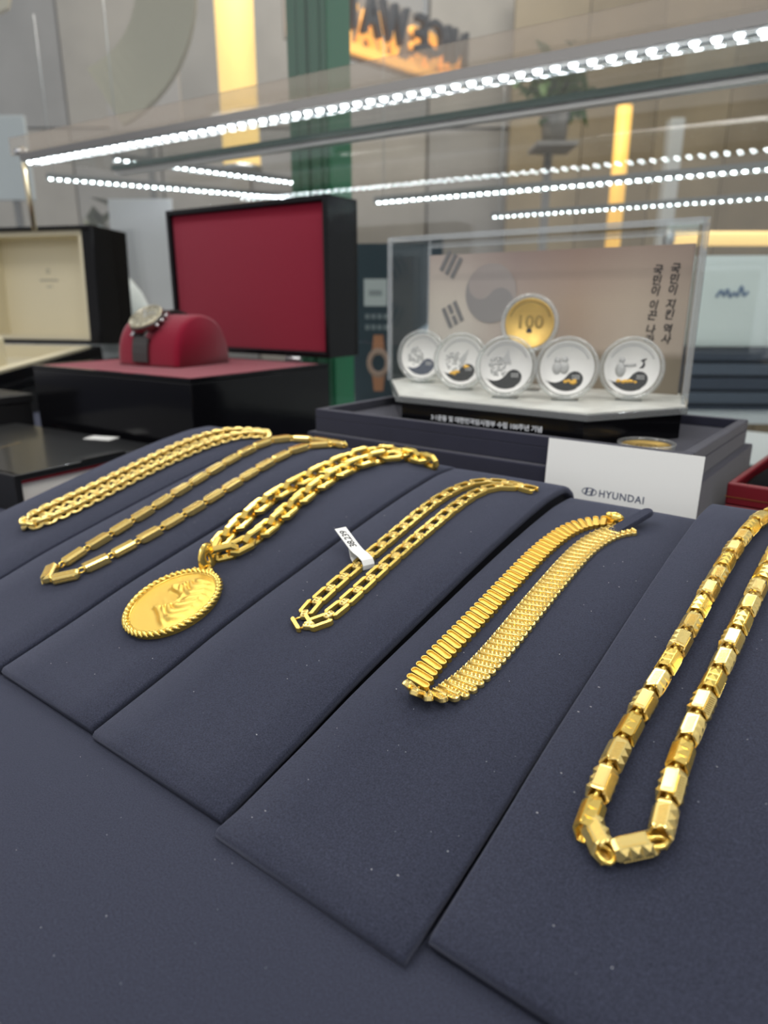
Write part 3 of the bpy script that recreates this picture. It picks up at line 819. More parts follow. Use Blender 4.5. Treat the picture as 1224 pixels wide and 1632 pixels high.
COINS = [(-.386, .563, 14, 0, 'silver coin capsule at the far left of the coin row, with dark blue wave'),
         (-.3265, .537, 16, 1, 'second silver coin capsule from the left, with gold flecks and leaning sail shape'),
         (-.2690, .512, 20, 2, 'middle silver coin capsule standing nearest, with a crowd relief and peak'),
         (-.2245, .5285, 19, 3, 'fourth silver coin capsule from the left, with two faint figures'),
         (-.1840, .5585, 16, 4, 'silver coin capsule at the far right of the row, with a black bird')]
def comma():
    c = [Vector((x, y, 0)) for x, y in ((-.80, -.47), (-.62, -.52), (-.40, -.55), (-.18, -.48), (-.02, -.34), (.10, -.19), (.28, -.10), (.48, -.14), (.61, -.28), (.62, -.46), (.54, -.62), (.40, -.74))]
    pts = [(p.x, p.y) for p in catmull(c, 4)]
    arc = [(.86 * math.cos(a), .86 * math.sin(a)) for a in [math.radians(-62 - i * 8) for i in range(11)]]
    return list(reversed(pts + arc))
def comma_mesh(name, r, z0, z1):
    m = MB(); m.prism([(x * r, y * r) for x, y in comma()], z0, z1); return m
rnd = random.Random(3)
for (u, v, yaw, kind, lab) in COINS:
    rt = thing('coin_capsule', lab, 'coin', u, v, .0792 + .0252, yaw, 'silver coins in round capsules')
    B = T(0, 0, CR * math.cos(math.radians(7)) + .0004) @ R(-7, 'X') @ UP
    capsule(rt, CR, .0212, B)
    coin = obj('coin', MB().lathe([(0, -.0012), (.0205, -.0012), (.0210, -.0007), (.0210, .0010), (.0205, .0014), (.0197, .0014), (.0194, .0006), (0, .0006)], 56), SILVER, rt, B)
    cm = comma_mesh('c', .0203, .0006, .0008)
    obj('comma_field', cm, mat('dark_blue_mirror_field', (.14, .16, .20), .25, .8) if kind == 0 else DARKM, coin)
    fig = MB()
    if kind < 3:
        for k in range(46):
            a = rnd.uniform(0, 2 * PI); r = math.sqrt(rnd.random()) * .0082
            fig.ball((-.0062 + r * math.cos(a) * .95, .0000 + r * math.sin(a) + (.001 if kind == 2 else 0), .0007), rnd.uniform(.0008, .0015), 6, 4, None, (1, 1, .45))
        if kind == 1: fig.prism([(-.002, .001), (.006, .010), (.004, .001), (.001, -.003)], .0006, .0013)
        if kind == 2: fig.prism([(-.004, .004), (.004, .002), (.001, .0135), (-.001, .0100)], .0006, .0013)
    elif kind == 3:
        for (fx, fy, s) in ((-.0075, .001, 1), (-.002, .0015, 1)):
            fig.ball((fx, fy + .0052, .0007), .0026 * s, 10, 5, None, (1, 1.1, .35)); fig.ball((fx, fy - .001, .0007), .0045 * s, 10, 5, None, (.85, 1.15, .22))
    else:
        fig.ball((-.0075, .0062, .0007), .0024, 10, 5, None, (1, 1, .35)); fig.ball((-.0080, -.001, .0007), .0055, 10, 5, None, (.75, 1.1, .22))
        fig.tube([(-.006, .002, .0008), (-.001, .0025, .0009), (.003, .0030, .0008)], .0009, 6)
    obj('relief_figures', fig, SREL, coin)
    if kind == 4:
        bd = MB(); bd.prism([(.0055, .0002), (.0085, .0005), (.0098, .0030), (.0088, .0055), (.0108, .0080), (.0078, .0072), (.0062, .0060), (.0082, .0050), (.0078, .0026)], .0007, .0010)
        obj('bird', bd, PENINK, coin)
    if kind in (1, 3, 4):
        gf = MB()
        for k in range(9):
            gx = rnd.uniform(-.009, -.001) if kind == 1 else rnd.uniform(-.002, .0095) if kind == 3 else rnd.uniform(-.010, .008)
            gf.ball((gx, -.0100 - abs(gx) * .05 + rnd.uniform(-.001, .0012), .0008), rnd.uniform(.0008, .0016), 7, 4, None, (1.4, 1, .3))
        if kind == 1: gf.ball((.005, -.0045, .0008), .0022, 7, 4, None, (1.5, .7, .3))
        obj('gold_flecks', gf, mat('gilt_fleck', (.85, .50, .08), .35, .8), coin)
    ar = MB()
    for k in range(26):
        a = math.radians(28 + k * 4.9)
        ar.box(-.00055, .00055, -.0006, .0006, .0005, .0009, R(math.degrees(a) - 90, 'Z') @ T(0, .0174, 0))
    for k in range(5):
        for rr in (0, 1): ar.box(.0045 + k * .0012, .0053 + k * .0012, -.0062 - rr * .0018, -.0050 - rr * .0018, .0007, .0010)
    obj('rim_lettering', ar, SREL, coin)
    obj('stand', MB().box(-.010, .010, -.003, .009, 0, .0012).box(-.004, .004, .0035, .0055, .0012, .012), ACRE, rt)
# gold coin propped behind the row
rt = thing('coin_capsule', 'round gold coin marked 100 raised behind the silver coins', 'coin', -.2790, .5700, .0792 + .0252, 17)
zc = .1615 - (.0792 + .0252)
B = T(0, 0, zc) @ R(-5, 'X') @ UP
capsule(rt, .0250, .0212, B)
gc = obj('coin', MB().lathe([(0, -.0012), (.0205, -.0012), (.0210, -.0007), (.0210, .0010), (.0205, .0014), (.0198, .0014), (.0195, .0006), (0, .0006)], 56), mat('matte_gold_coin', (.86, .58, .16), .40, .75, bump=(1500, .2)), rt, B)
link('numerals', text_mesh('n', '100', .0150, .0003, .0004, 1.05), mat('dark_gold_relief', (.40, .27, .07), .45, .7), gc, T(0, .0008, .0008))
dm = MB(); dm.prism([(-.0022, -.0078), (.0022, -.0078)] + [(.0022 * math.cos(a), -.0060 + .0022 * math.sin(a)) for a in [i * PI / 8 for i in range(9)]], .0006, .0009)
obj('dome_mark', dm, PENINK, gc)
ar = MB()
for k in range(30):
    ar.box(-.0005, .0005, -.0006, .0006, .0005, .0009, R(-70 + k * 4.8, 'Z') @ T(0, .0176, 0))
obj('rim_lettering', ar, mat('dark_gold_relief', (.55, .38, .12), .45, .7), gc)
obj('support_post', MB().box(-.006, .006, .002, .005, 0, zc - .012).box(-.012, .012, -.006, .012, 0, .0012), ACR, rt)
# gold coin lying in the tray
rt = thing('coin_capsule', 'gold coin in a round capsule lying flat on the navy tray', 'coin', -.1475, .4955, .0790)
Bf = T(0, 0, .0029)
capsule(rt, .0195, .0172, Bf)
g2 = obj('coin', MB().lathe([(0, -.0012), (.0166, -.0012), (.0170, .0010), (.0166, .0014), (.0158, .0014), (.0155, .0006), (0, .0006)], 48), mat('matte_gold_coin', (.86, .58, .16)), rt, Bf)
obj('crest', MB().lathe([(.006, .0006), (.0066, .0011), (.0072, .0006)], 30).ball((0, 0, .0006), .004, 8, 4, None, (1.2, 1, .2)), mat('dark_gold_relief', (.55, .38, .12)), g2)

# ================================================================== WHITE CARD
cd = thing('white_card', 'white card with a dark blue car-maker emblem and wordmark, leaning on the navy tray', 'card', -.1502, .4540, .0)
CW, CH = .1030, .088
Mc = T(0, -.0075, .0005) @ R(-4.2, 'X')
obj('sheet', MB().box(-CW / 2, CW / 2, 0, .0008, 0, CH), WHITE, cd, Mc)
def on_card(x, z): return Mc @ T(x, -.00003, z) @ UP
wm = text_mesh('wordmark', 'HYUNDAI', .0068, .00003, .00010, 1.12)
xs = [v.co.x for v in wm.vertices]; ww = max(xs) - min(xs)
link('wordmark', wm, INK, cd, on_card(.0035, .0545) @ Matrix.Scale(.0300 / ww, 4, (1, 0, 0)))
el = [(.0053 * math.cos(i * PI / 18), .0028 * math.sin(i * PI / 18)) for i in range(36)]
em = MB(); em.loop(el, .0006, .00006, .00001)
for k in (-1, 1):
    em.prism([(k * .0020 - .0007 - .0005, -.0022), (k * .0020 + .0007 - .0005, -.0022), (k * .0020 + .0007 + .0005, .0022), (k * .0020 - .0007 + .0005, .0022)], 0, .00006)
em.prism([(-.0024, -.0008), (-.0010, -.0007), (.0024, .0008), (.0010, .0007)], 0, .00006)
obj('oval_emblem', em, INK, cd, on_card(-.0185, .0548))

# ================================================================== BLACK BOX WITH RED LINING AND WATCH
wbx = thing('watch_box', 'open black lacquer watch box with crimson lining', 'box', -.586, .444, 0, 3)
bw, bd_, bh = .290, .222, .105
obj('body', MB().box(-bw, 0, 0, bd_, 0, bh - .004, None), BLK, wbx, None, .002)
obj('rim', hollow(MB(), -bw, 0, 0, bd_, bh - .004, bh - .0035, bh, .005), BLK, wbx, None, .0008)
obj('lining', MB().box(-bw + .0055, -.0055, .0055, bd_ - .0055, bh - .0034, bh - .0008), RED, wbx)
lid = wthing('lid', '', 'x', (0, 0, 0)); del lid['label']; del lid['category']
lid.parent = wbx; lid.matrix_basis = T(0, bd_ + .001, bh + .006)
LH, LD = .190, .062
lm_ = MB()
lm_.box(-bw, 0, LD - .006, LD, 0, LH); lm_.box(-bw, -bw + .007, 0, LD - .006, 0, LH); lm_.box(-.007, 0, 0, LD - .006, 0, LH)
lm_.box(-bw + .007, -.007, 0, LD - .006, LH - .007, LH); lm_.box(-bw + .007, -.007, 0, LD - .006, 0, .007)
obj('lid_shell', lm_, BLK, lid, None, .0015)
obj('lid_lining', MB().box(-bw + .0075, -.0075, .006, .012, .0075, LH - .0075), RED, lid)
for hx in (-.23, -.06):
    obj('hinge', MB().tube([(hx - .012, bd_ + .0005, bh + .003), (hx + .012, bd_ + .0005, bh + .003)], .0032, 8), STEEL, wbx)
# cushion
cs = thing('watch_cushion', 'crimson suede roll cushion inside the open black box', 'cushion', -.700, .512, bh - .0008, 8)
prof = [(math.cos(a), math.sin(a)) for a in [i * PI / 20 for i in range(21)]]
pv = [(.048 + .046 * c, .004 + .056 * (s ** .85)) for c, s in prof] + [(.002, 0), (.094, 0)]
m = MB(); n = len(pv)
pv = list(reversed(pv))
xs = [(-.105, .86), (-.100, .97), (-.094, 1), (-.008, 1), (-.003, .985), (0, .93)]
vs = [(x, .048 + (a - .048) * k, b * k) for x, k in xs for a, b in pv]
fs = []
for r in range(len(xs) - 1): fs += [(r * n + i, r * n + (i + 1) % n, (r + 1) * n + (i + 1) % n, (r + 1) * n + i) for i in range(n)]
fs += [tuple(range(n)), tuple(reversed(range((len(xs) - 1) * n, len(xs) * n)))]
m.add(vs, fs, True)
obj('roll', m, RED, cs, None)
# watch around the roll
wt = thing('wristwatch', 'steel and bronze chronograph wristwatch with dark strap on the crimson cushion', 'watch', -.700, .512, bh - .0008, 8)
STRAP = mat('dark_grey_strap', (.035, .033, .032), .6, bump=(300, .3))
sx = -.058
m = MB(); pts = []
for i in range(27):
    a = math.radians(195 - i * 7.5)
    c, s = math.cos(a), max(0, math.sin(a))
    pts.append((.048 + .0485 * c, .0042 + .0585 * s ** .85 if math.sin(a) > 0 else .0042 + .05 * math.sin(a)))
pts = [p for p in pts if p[1] > .001]
vs = []; fs = []
for a, b in pts:
    vs += [(sx - .0125, a, b), (sx + .0125, a, b), (sx + .0125, .048 + (a - .048) * 1.04, b * 1.03 + .001), (sx - .0125, .048 + (a - .048) * 1.04, b * 1.03 + .001)]
for i in range(len(pts) - 1):
    q = i * 4
    fs += [(q + k, q + (k + 1) % 4, q + 4 + (k + 1) % 4, q + 4 + k) for k in range(4)]
fs += [(0, 1, 2, 3), tuple(len(vs) - 4 + k for k in (3, 2, 1, 0))]
m.add(vs, fs); obj('strap', m, STRAP, wt)
wa = math.radians(128)
pw = Vector((sx, .048 + .050 * math.cos(wa), .0050 + .0575 * math.sin(wa) ** .85))
Mw = T(*pw) @ R(36, 'X')
case = obj('watch_case', MB().lathe([(0, -.004), (.0200, -.004), (.0225, -.002), (.0225, .005), (.0215, .0075), (.0190, .0085), (.0182, .0070), (0, .0070)], 40), mat('gunmetal', (.20, .19, .17), .3, 1), wt, Mw)
obj('bezel', MB().lathe([(.0186, .0072), (.0192, .0092), (.0212, .0088), (.0218, .0070)], 40), mat('bronze_bezel', (.42, .38, .27), .35, .8), case)
obj('dial', MB().lathe([(0, .0073), (.0182, .0073)], 32), mat('taupe_dial', (.20, .185, .13), .4), case)
for (a, b) in ((-.007, 0), (.007, 0), (0, -.007)):
    obj('subdial', MB().lathe([(.0034, .0073), (.0036, .0079), (.0044, .0079), (.0046, .0073)], 20, T(a, b, 0)), mat('bronze_bezel', (.42, .38, .27)), case)
hm = MB()
for i in range(12): hm.box(-.0006, .0006, .0140, .0172, .0074, .0080, R(i * 30, 'Z'))
obj('hour_marker', hm, mat('cream_lume', (.72, .68, .5), .5), case)
obj('hand', MB().box(-.0006, .0006, -.002, .0105, .0081, .0085, R(-50, 'Z')), STEEL, case)
obj('hand', MB().box(-.0005, .0005, -.002, .0145, .0086, .0090, R(35, 'Z')), STEEL, case)
for k in (-1, 0, 1): obj('pusher', MB().tube([(.0215, k * .0085, .002), (.0265 - abs(k) * .001, k * .0100, .002)], .0022, 8), STEEL, case)
for ky in (-1, 1):
    for kx in (-1, 1): obj('lug', MB().box(kx * .0115 - .0022, kx * .0115 + .0022, ky * .019 - .005, ky * .019 + .005, -.004, .003, R(-ky * 12, 'X')), STEEL, case)

# ================================================================== BLACK BOOK BOX
bk = thing('book_box', 'flat black presentation box like a book, with cream sides and red base', 'box', -.617, .277, 0, 5)
obj('base_board', MB().box(-.26, 0, 0, .152, 0, .005), mat('deep_red_board', (.28, .012, .02), .5), bk, None, .0008)
obj('page_block', MB().box(-.252, -.004, .003, .149, .005, .0255), mat('cream_pages', (.88, .86, .80), .7), bk)
obj('inner_lip', MB().box(-.258, -.0005, .0005, .1515, .0255, .0285), mat('deep_red_board', (.28, .012, .02)), bk)
obj('lid_board', MB().box(-.262, .002, -.004, .154, .0285, .0345), mat('black_coated_lid', (.012, .013, .014), .30, coat=.25, bump=(250, .1)), bk, None, .0012)
obj('spine', MB().box(-.262, .002, -.006, .0005, 0, .0345), BLKM, bk, None, .001)
obj('magnet_tab', MB().prism([(.0028 * 0 + .0026, .060), (.0026, .110), (-.006, .104), (-.009, .085), (-.006, .066)], .0346, .0362, None, .0004), BLKM, bk)
gs = MB()
for k in range(7): gs.box(-.0016, .0016, -.0006 - .0008 * (k % 2), .0006 + .0008 * (k % 3), 0, .00015, T(0, k * .0050, 0) @ R(10, 'Z'))
obj('gilt_script', gs, mat('dull_gilt', (.32, .24, .12), .4, .5), bk, T(-.125, .055, .0346) @ R(22, 'Z'))
pt = thing('paper_label', 'small white paper label lying on the black book box', 'label', -.712, .414, .0346, 20)
obj('sheet', MB().prism([(-.017, -.009), (.017, -.009), (.017, .009), (-.017, .009)], 0, .0005), WHITE, pt)
# dark box the cream watch box stands behind
db = thing('storage_box', 'plain black box at the left edge behind the book box', 'box', -.93, .478, 0, 3)
obj('body', MB().box(-.26, 0, -.14, -.03, 0, .052), BLKM, db, None, .002)
obj('lid', MB().box(-.262, .002, -.142, -.028, .0525, .064), BLKM, db, None, .002)

# ================================================================== CREAM-LINED WATCH BOX
cb = wthing('watch_box', 'open black watch box with cream leather lining at the left edge', 'box', (-.606, 1.075, .0), math.radians(-14.6))
Mtl = T(0, 0, .036) @ R(6.2, 'X')
obj('support_wedge', MB().add([(-.25, .01, 0), (-.01, .01, 0), (-.01, .28, 0), (-.25, .28, 0), (-.25, .01, .034), (-.01, .01, .034), (-.01, .28, .062), (-.25, .28, .062)], [(3, 2, 1, 0), (4, 5, 6, 7), (0, 1, 5, 4), (1, 2, 6, 5), (2, 3, 7, 6), (3, 0, 4, 7)]), BLKM, cb)
obj('body', hollow(MB(), -.27, 0, 0, .29, 0, .012, .032, .012), BLK, cb, Mtl, .0015)
obj('lining_rim', hollow(MB(), -.257, -.013, .013, .277, .012, .014, .034, .02), CREAM, cb, Mtl)
cl_ = bpy.data.objects.new('lid', None); sc.collection.objects.link(cl_); cl_.parent = cb
cl_.matrix_basis = Mtl @ T(0, .292, .034) @ R(-4, 'X') @ R(-5, 'X')
lm_ = MB(); LH = .212; LD = .105; bw = .27
lm_.box(-bw, 0, LD - .006, LD, 0, LH); lm_.box(-bw, -bw + .007, 0, LD - .006, 0, LH); lm_.box(-.007, 0, 0, LD - .006, 0, LH)
lm_.box(-bw + .007, -.007, 0, LD - .006, LH - .007, LH); lm_.box(-bw + .007, -.007, 0, LD - .006, 0, .007)
obj('lid_shell', lm_, BLK, cl_, None, .0015)
lp = hollow(MB(), -bw + .0075, -.0300, .0075, LH - .0075, -.004, .002, .050, .008)
obj('lid_lining', lp, CREAM, cl_, T(0, .060, 0) @ UP)
obj('lid_frame', MB().box(-.0298, -.0072, .008, .098, .0075, LH - .0075), BLK, cl_)
em = MB().lathe([(.003, 0), (.003, .0004), (.0045, .0004), (.0045, 0)], 12)
obj('crest_mark', em, mat('grey_stamp', (.35, .34, .28), .6), cl_, T(-.150, .0578, .138) @ UP)
em = MB()
for k in range(9): em.box((k - 4) * .0048 - .0017, (k - 4) * .0048 + .0017, -.0018, .0018, 0, .0004)
for k in range(3): em.box((k - 1) * .0048 - .0017, (k - 1) * .0048 + .0017, -.0135, -.0105, 0, .0004)
obj('stamped_lettering', em, mat('grey_stamp', (.35, .34, .28)), cl_, T(-.150, .0578, .121) @ UP)
ch_ = wthing('watch_holder', 'cream cushion holder standing in the cream-lined box', 'cushion', (-.668, 1.145, .063), math.radians(-14.6))
obj('cushion', MB().box(-.055, 0, 0, .085, -.008, .062), CREAM, ch_, None, .010)
obj('strap', MB().box(-.040, -.015, -.003, .088, .0, .070), STRAP, ch_, None, .006)

# ================================================================== RED JEWELLERY BOX
rb = thing('jewellery_box', 'open dark red jewellery box with black inside at the right edge', 'box', -.0955, .513, 0, -2)
REDB = mat('oxblood_leather', (.19, .010, .018), .38, bump=(350, .15), coat=.15)
obj('body', hollow(MB(), 0, .17, 0, .150, 0, .045, .0605, .005), REDB, rb, None, .0015)
obj('gold_line', MB().box(.0005, .1695, -.0004, .0, .0505, .0509).box(-.0004, .0, .0005, .1495, .0505, .0509), mat('gilt_line', (.6, .3, .08), .35, .8), rb)
vs = []; NX, NY = 14, 12
for j in range(NY + 1):
    for i in range(NX + 1):
        a = i / NX; b = j / NY
        hgt = .052 + .030 * math.sin(PI * min(1, max(0, a))) ** .6 * math.sin(PI * b) ** .5 + .003 * math.sin(a * 9 + b * 5)
        vs.append((.0055 + a * .159, .0055 + b * .139, hgt))
fs = [(j * (NX + 1) + i, j * (NX + 1) + i + 1, (j + 1) * (NX + 1) + i + 1, (j + 1) * (NX + 1) + i) for j in range(NY) for i in range(NX)]
cu_o = obj('velvet_cushion', MB().add(vs, fs, True), mat('black_velvet', (.006, .006, .007), .95, spec=.1), rb)
so = cu_o.modifiers.new('solid', 'SOLIDIFY'); so.thickness = .004
Ml = T(0, .152, .058) @ R(-12, 'X')
lm_ = MB(); lm_.box(0, .17, .035, .040, 0, .13); lm_.box(0, .005, 0, .035, 0, .13); lm_.box(.165, .17, 0, .035, 0, .13); lm_.box(.005, .165, 0, .035, .125, .13); lm_.box(.005, .165, 0, .035, 0, .005)
obj('lid', lm_, REDB, rb, Ml, .0012)
obj('lid_lining', MB().box(.006, .164, .020, .034, .006, .124), mat('black_velvet', (.006, .006, .007)), rb, Ml)

# ================================================================== BEYOND THE GLASS
GREEN = mat('painted_green_steel', (.030, .135, .070), .45)
gp = thing('green_pillar', 'dark green painted steel pillar behind the glass', 'pillar', -.905, .925, -.9)
obj('post', MB().box(.006, .074, .004, .07, 0, 3.2), GREEN, gp, None, .003)
for x in (.0, .022, .048): obj('flute', MB().box(x, x + .018 if x else x + .020, -.002, .006, 0, 3.2), GREEN, gp, None, .002)
obj('side_web', MB().box(.070, .080, .010, .062, 0, 3.2), mat('bright_green_steel', (.020, .19, .085), .4), gp, None, .002)
# watch poster standing beyond
po = wthing('watch_poster', 'dark blue poster panel picturing an orange-strapped watch', 'poster', (.02, 1.52, -.052), math.radians(-6))
obj('board', MB().box(-.085, .10, 0, .012, 0, .345), mat('poster_blue_grey', (.045, .065, .085), .4), po)
obj('white_caption', MB().box(-.062, -.014, -.001, 0, .222, .276), mat('caption_white', (.62, .64, .64), .5), po)
obj('caption_print', MB().box(-.052, -.024, -.0014, -.001, .242, .254), mat('caption_grey', (.35, .37, .38), .5), po)
for k in range(2): 
    mm = MB()
    for q in range(4): mm.box(-.060 + q * .013, -.051 + q * .013, -.0008, 0, .196 - k * .022, .206 - k * .022)
    obj('printed_line', mm, mat('caption_grey2', (.26, .29, .31), .5), po)
OR = mat('poster_orange', (.55, .24, .13), .5)
obj('printed_strap', MB().prism([(-.010, -.060), (.010, -.060), (.014, -.018), (-.014, -.018)], 0, .0006).prism([(-.014, .018), (.014, .018), (.010, .058), (-.010, .058)], 0, .0006), OR, po, T(-.032, -.0006, .105) @ UP)
obj('printed_watch', MB().lathe([(.0145, 0), (.0145, .0008), (.025, .0008), (.025, 0)], 24, None), mat('poster_rose', (.50, .33, .26), .4), po, T(-.032, -.0006, .105) @ UP @ Matrix.Scale(1.25, 4, (0, 1, 0)))
# soft grey-blue domed display beside the poster
dm_ = wthing('domed_display', 'silver blue domed display stand behind the clear coin case', 'display stand', (.105, 1.42, -.05), 0)
obj('dome', MB().lathe([(0, .190), (.020, .188), (.040, .175), (.054, .15), (.060, .12), (.062, 0)], 24), mat('pale_blue_shell', (.25, .31, .38), .2, coat=.3), dm_)
obj('dark_band', MB().lathe([(.0605, .135), (.0625, .12), (.0635, .105)], 24), mat('dark_glass_band', (.03, .035, .045), .15), dm_)
# white curved bust stand behind the boxes
ws = wthing('necklace_bust', 'white curved display bust between the two open watch boxes', 'display stand', (-.585, 1.62, -.05), 0)
obj('bust', MB().lathe([(0, .285), (.022, .28), (.045, .25), (.066, .20), (.085, .13), (.092, .05), (.090, 0)], 28), mat('white_shell', (.68, .70, .68), .5), ws)
obj('plinth', MB().box(-.12, .12, -.09, .09, 0, .055), mat('blue_grey_block', (.20, .25, .30), .5), ws, None, .004)
pw_ = wthing('notice_card', 'pale grey notice card behind the white bust', 'card', (-.55, 1.78, -.05), 0)
obj('sheet', MB().box(-.10, .05, 0, .006, 0, .46), mat('pale_notice', (.50, .48, .49), .5), pw_)
# signboard and slatted cabinet at the right
cab = wthing('slatted_cabinet', 'dark blue cabinet of horizontal slats under the pale signboard', 'cabinet', (.60, 1.42, -.05), math.radians(-3))
obj('body', MB().box(-.06, .36, .008, .16, 0, .142), mat('cabinet_dark', (.022, .03, .045), .5), cab)
for k in range(5): obj('slat', MB().box(-.06, .36, 0, .008, .002 + k * .0285, .025 + k * .0285), mat('slat_blue_%d' % (k % 2), ((.045, .058, .085), (.085, .105, .14))[k % 2], .35), cab, None, .002)
obj('pale_foot', MB().box(-.07, .37, -.06, -.002, 0, .018), mat('pale_laminate', (.62, .65, .66)), cab)
sg = wthing('signboard', 'pale grey signboard with blurred blue handwriting on the slatted cabinet', 'sign', (.60, 1.44, .0925), math.radians(-3))
obj('board', MB().box(-.05, .36, 0, .014, 0, .172), mat('pale_green_grey', (.78, .85, .82), .4), sg)
sc_t = [(.0, 0), (.008, .012), (.014, .002), (.020, .014), (.026, .0), (.033, .008), (.040, .002), (.046, .020), (.052, .003), (.060, .010)]
obj('blue_script', MB().tube([(x, 0, z) for x, z in [(p.x, p.y) for p in catmull([Vector((a, b, 0)) for a, b in sc_t], 4)]], .0028, 5), mat('script_blue', (.16, .24, .38), .5), sg, T(.055, -.0002, .095))
# warm tube lamp above signboard
def warm(name, label, loc, r, h, col, es, rot=None, cat='lamp'):
    o = wthing(name, label, cat, loc, 0)
    if rot: o.rotation_euler = rot
    obj('tube', MB().tube([(0, 0, 0), (0, 0, h)], r, 14), mat('warm_' + label[:14], col, .5, emit=col, es=es), o)
    obj('end_cap', MB().lathe([(0, -.012), (r * 1.1, -.012), (r * 1.1, .004), (0, .004)], 14), STEEL, o)
    obj('end_cap', MB().lathe([(0, h - .004), (r * 1.1, h - .004), (r * 1.1, h + .012), (0, h + .012)], 14), STEEL, o)
    return o
warm('tube_lamp', 'warm glowing tube lamp lying above the pale signboard', (.66, 1.72, .318), .016, .6, (1, .66, .25), .9, (0, math.radians(90), 0))
warm('light_column', 'tall warm yellow light column left of the green pillar', (-.665, 3.6, .78), .085, 1.4, (1, .66, .22), 1.15, None, 'light column')
warm('light_column', 'slim amber light column at the right behind the glass shelf', (1.075, 3.5, .40), .034, .62, (1, .55, .12), .75, None, 'light column')
# grey steel column right
gcn = wthing('steel_column', 'slim pale grey column right of the amber light column', 'column', (1.46, 3.9, -.9), 0)
obj('shaft', MB().box(-.035, .035, -.035, .035, 0, 1.95), mat('grey_column', (.40, .41, .40), .4), gcn, None, .006)
obj('foot', MB().box(-.06, .06, -.06, .06, 0, .03), mat('grey_column', (.40, .41, .40)), gcn, None, .004)
# beam with ceiling board, brown at the right
bd = wthing('timber_bulkhead', 'golden brown timber bulkhead at the upper right of the hall', 'bulkhead', (1.9, 4.5, -.9), 0)
for k in range(6): obj('board', MB().box(-1.17 + k * .42, -.755 + k * .42, 0, .06, 0, 2.9), mat('golden_brown_%d' % (k % 2), ((.21, .165, .10), (.18, .14, .085))[k % 2], .45, noise=(4, .15)), bd, None, .004)
# reflection of a lit sign, built as mirrored dark letters before amber light
sgn = wthing('lit_sign', 'dark mirrored letters glowing amber from behind, at the top beside the green pillar', 'sign', (-.397, 3.325, 1.405), 0)
sdir = Vector((.54, .53, 0)).normalized()
sgn.rotation_euler = (0, 0, math.atan2(sdir.y, sdir.x))
ml = text_mesh('letters', 'NICE WATCH', .22, .018, .004, 1.08)
xs = [v.co.x for v in ml.vertices]; x1_ = max(xs); sx_ = 1.08 / (x1_ - min(xs))
Ms = T(1.13, 0, .0) @ Matrix.Scale(-1, 4, (1, 0, 0)) @ UP @ Matrix.Scale(sx_, 4, (1, 0, 0)) @ T(-x1_, 0, 0)
ml.transform(Ms @ T(2 * 0, 0, 0)); ml.flip_normals()
xm = [v.co.x for v in ml.vertices]; sh_ = 1.15 - max(xm)
ml.transform(T(sh_, 0, 0))
link('letters', ml, mat('dark_sign_letter', (.035, .036, .042), .4), sgn)
AMB = mat('amber_glow', (1, .5, .12), .6, emit=(1, .46, .09), es=1.05)
mg = ml.copy(); mg.materials.clear(); mg.transform(T(.010, .045, -.040))
link('amber_backlight', mg, AMB, sgn)
obj('light_ledge', MB().box(.04, 1.17, .02, .05, -.150, -.112), AMB, sgn)
obj('rail', MB().box(.03, 1.18, .06, .075, -.165, .12), mat('sign_rail', (.26, .245, .23), .6), sgn)
obj('rail_hanger', MB().box(.2, .21, .06, .07, .12, .6).box(.9, .91, .06, .07, .12, .6), STEEL, sgn)
# curved beige banner, top left
cbn = wthing('curved_banner', 'large beige curved band hanging at the top left', 'banner', (-.86, 2.3, .70), 0)
vs = []; fs = []
arcp = [(.30, .62), (.27, .42), (.20, .26), (.10, .12), (.0, .02)]
for i in range(17):
    t_ = i / 16; a = math.radians(15 - 75 * t_)
    cx, cz = -.16 + .40 * math.cos(a), .40 + .40 * math.sin(a)
    wv_ = .085
    nx_, nz_ = math.cos(a), math.sin(a)
    for s_, dy in ((-1, 0), (1, 0), (1, .03), (-1, .03)):
        vs.append((cx + nx_ * wv_ * s_, dy + .05 * math.sin(t_ * 3), cz + nz_ * wv_ * s_))
for i in range(16):
    q = i * 4; fs += [(q + k, q + (k + 1) % 4, q + 4 + (k + 1) % 4, q + 4 + k) for k in range(4)]
fs += [(0, 1, 2, 3), (64, 65, 66, 67)]
obj('band', MB().add(vs, fs), mat('beige_banner', (.46, .42, .32), .7), cbn)
obj('cord', MB().tube([(.33, .04, .48), (.36, .04, 1.5)], .004, 6), STEEL, cbn)
bn2 = wthing('cream_panel', 'cream hanging panel in the top left corner', 'panel', (-1.12, 2.2, .80), math.radians(10))
obj('sheet', MB().prism([(-.2, .0), (.10, .14), (.18, .40), (-.2, .5)], 0, .02), mat('cream_sheet', (.58, .52, .40), .7), bn2, R(90, 'X'))
obj('cord', MB().tube([(.0, -.01, .3), (.0, -.01, 1.4)], .004, 6), STEEL, bn2)
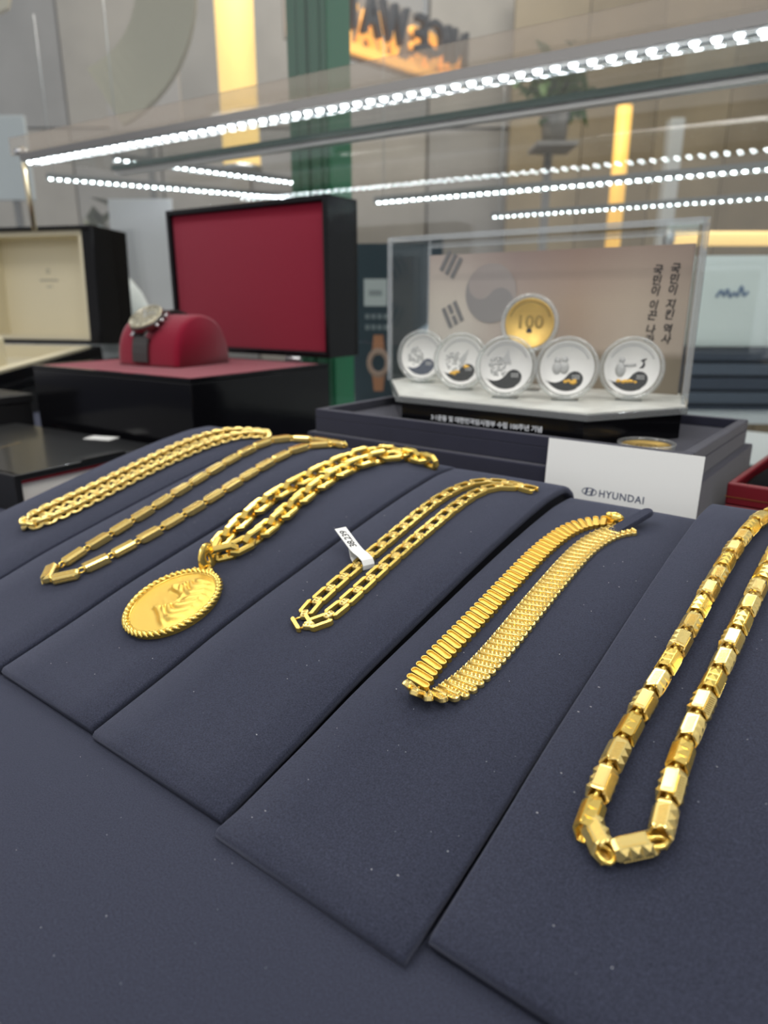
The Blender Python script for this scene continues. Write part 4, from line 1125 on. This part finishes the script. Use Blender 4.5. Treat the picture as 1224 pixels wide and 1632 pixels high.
# pale panes and olive wall at the left
for (x, y, z0_, z1_, wdt, colr, nm_, lb) in ((-1.42, 2.9, .55, .84, .16, (.42, .47, .50), 'pale_pane', 'pale blue pane at the far left above the LED bar'),
                                          (-1.02, 2.5, .12, .42, .15, (.30, .37, .40), 'pale_pane', 'blue grey pane below the LED bars at the left'),
                                          (-.98, 3.2, .85, 1.10, .30, (.33, .31, .30), 'grey_board', 'grey board behind the beige curved band')):
    o = wthing(nm_, lb, 'panel', (x, y, -.9), 0)
    obj('sheet', MB().box(-wdt / 2, wdt / 2, 0, .02, z0_ + .9, z1_ + .9), mat(lb[:12] + 'm', colr, .4), o, None, .003)
    obj('stand', MB().box(-.012, .012, .02, .04, 0, z1_ + .85), mat('stand_grey', (.14, .14, .14), .5), o)
    obj('foot', MB().box(-.08, .08, -.06, .10, 0, .012), mat('stand_grey', (.14, .14, .14)), o)
# plants
def plant(label, loc, n, spread, col, size):
    o = wthing('potted_plant', label, 'plant', loc, 0)
    lf = MB(); 
    lf.add([(0, 0, 0), (size * .28, size * .4, .01), (0, size, -.02), (-size * .28, size * .4, .01), (0, size * .45, -.006)], [(0, 1, 4), (1, 2, 4), (2, 3, 4), (3, 0, 4)])
    lf.add([(0, 0, -.003), (size * .28, size * .4, .007), (0, size, -.023), (-size * .28, size * .4, .007), (0, size * .45, -.009)], [(4, 1, 0), (4, 2, 1), (4, 3, 2), (4, 0, 3)])
    lfm = lf.mesh('leaf'); lfm.materials.append(col)
    rr = random.Random(len(label))
    for i in range(n):
        M = T(rr.gauss(0, spread * .45), rr.gauss(0, spread * .3), spread * .75 + rr.gauss(0, spread * .42)) @ R(rr.uniform(0, 360), 'Z') @ R(rr.uniform(-50, 70), 'X')
        link('leaf', lfm, None, o, M)
    obj('stem', MB().tube([(0, 0, -.05), (.01, 0, spread * .5), (-.01, .01, spread * 1.2)], .006, 6), mat('stem_brown', (.10, .07, .04), .8), o)
    obj('pot', MB().lathe([(0, -.12), (spread * .4, -.12), (spread * .5, 0), (spread * .42, 0), (spread * .38, -.02), (0, -.02)], 20), mat('taupe_pot', (.27, .25, .23), .6), o)
    obj('shelf_bracket', MB().box(-spread * .7, spread * .7, -.08, .12, -.135, -.12).box(-.015, .015, .08, .11, -1.75 if loc[2] > .8 else -.9 - loc[2], -.135), mat('taupe_bracket', (.25, .235, .22), .6), o)
    return o
plant('green leafy plant on a ledge behind the glass shelf', (.68, 3.1, .90), 150, .115, mat('leaf_green', (.10, .19, .05), .5), .09)
plant('dark olive plant at the left behind the LED bars', (-1.02, 2.75, .22), 120, .15, mat('leaf_olive', (.09, .10, .05), .6), .11)
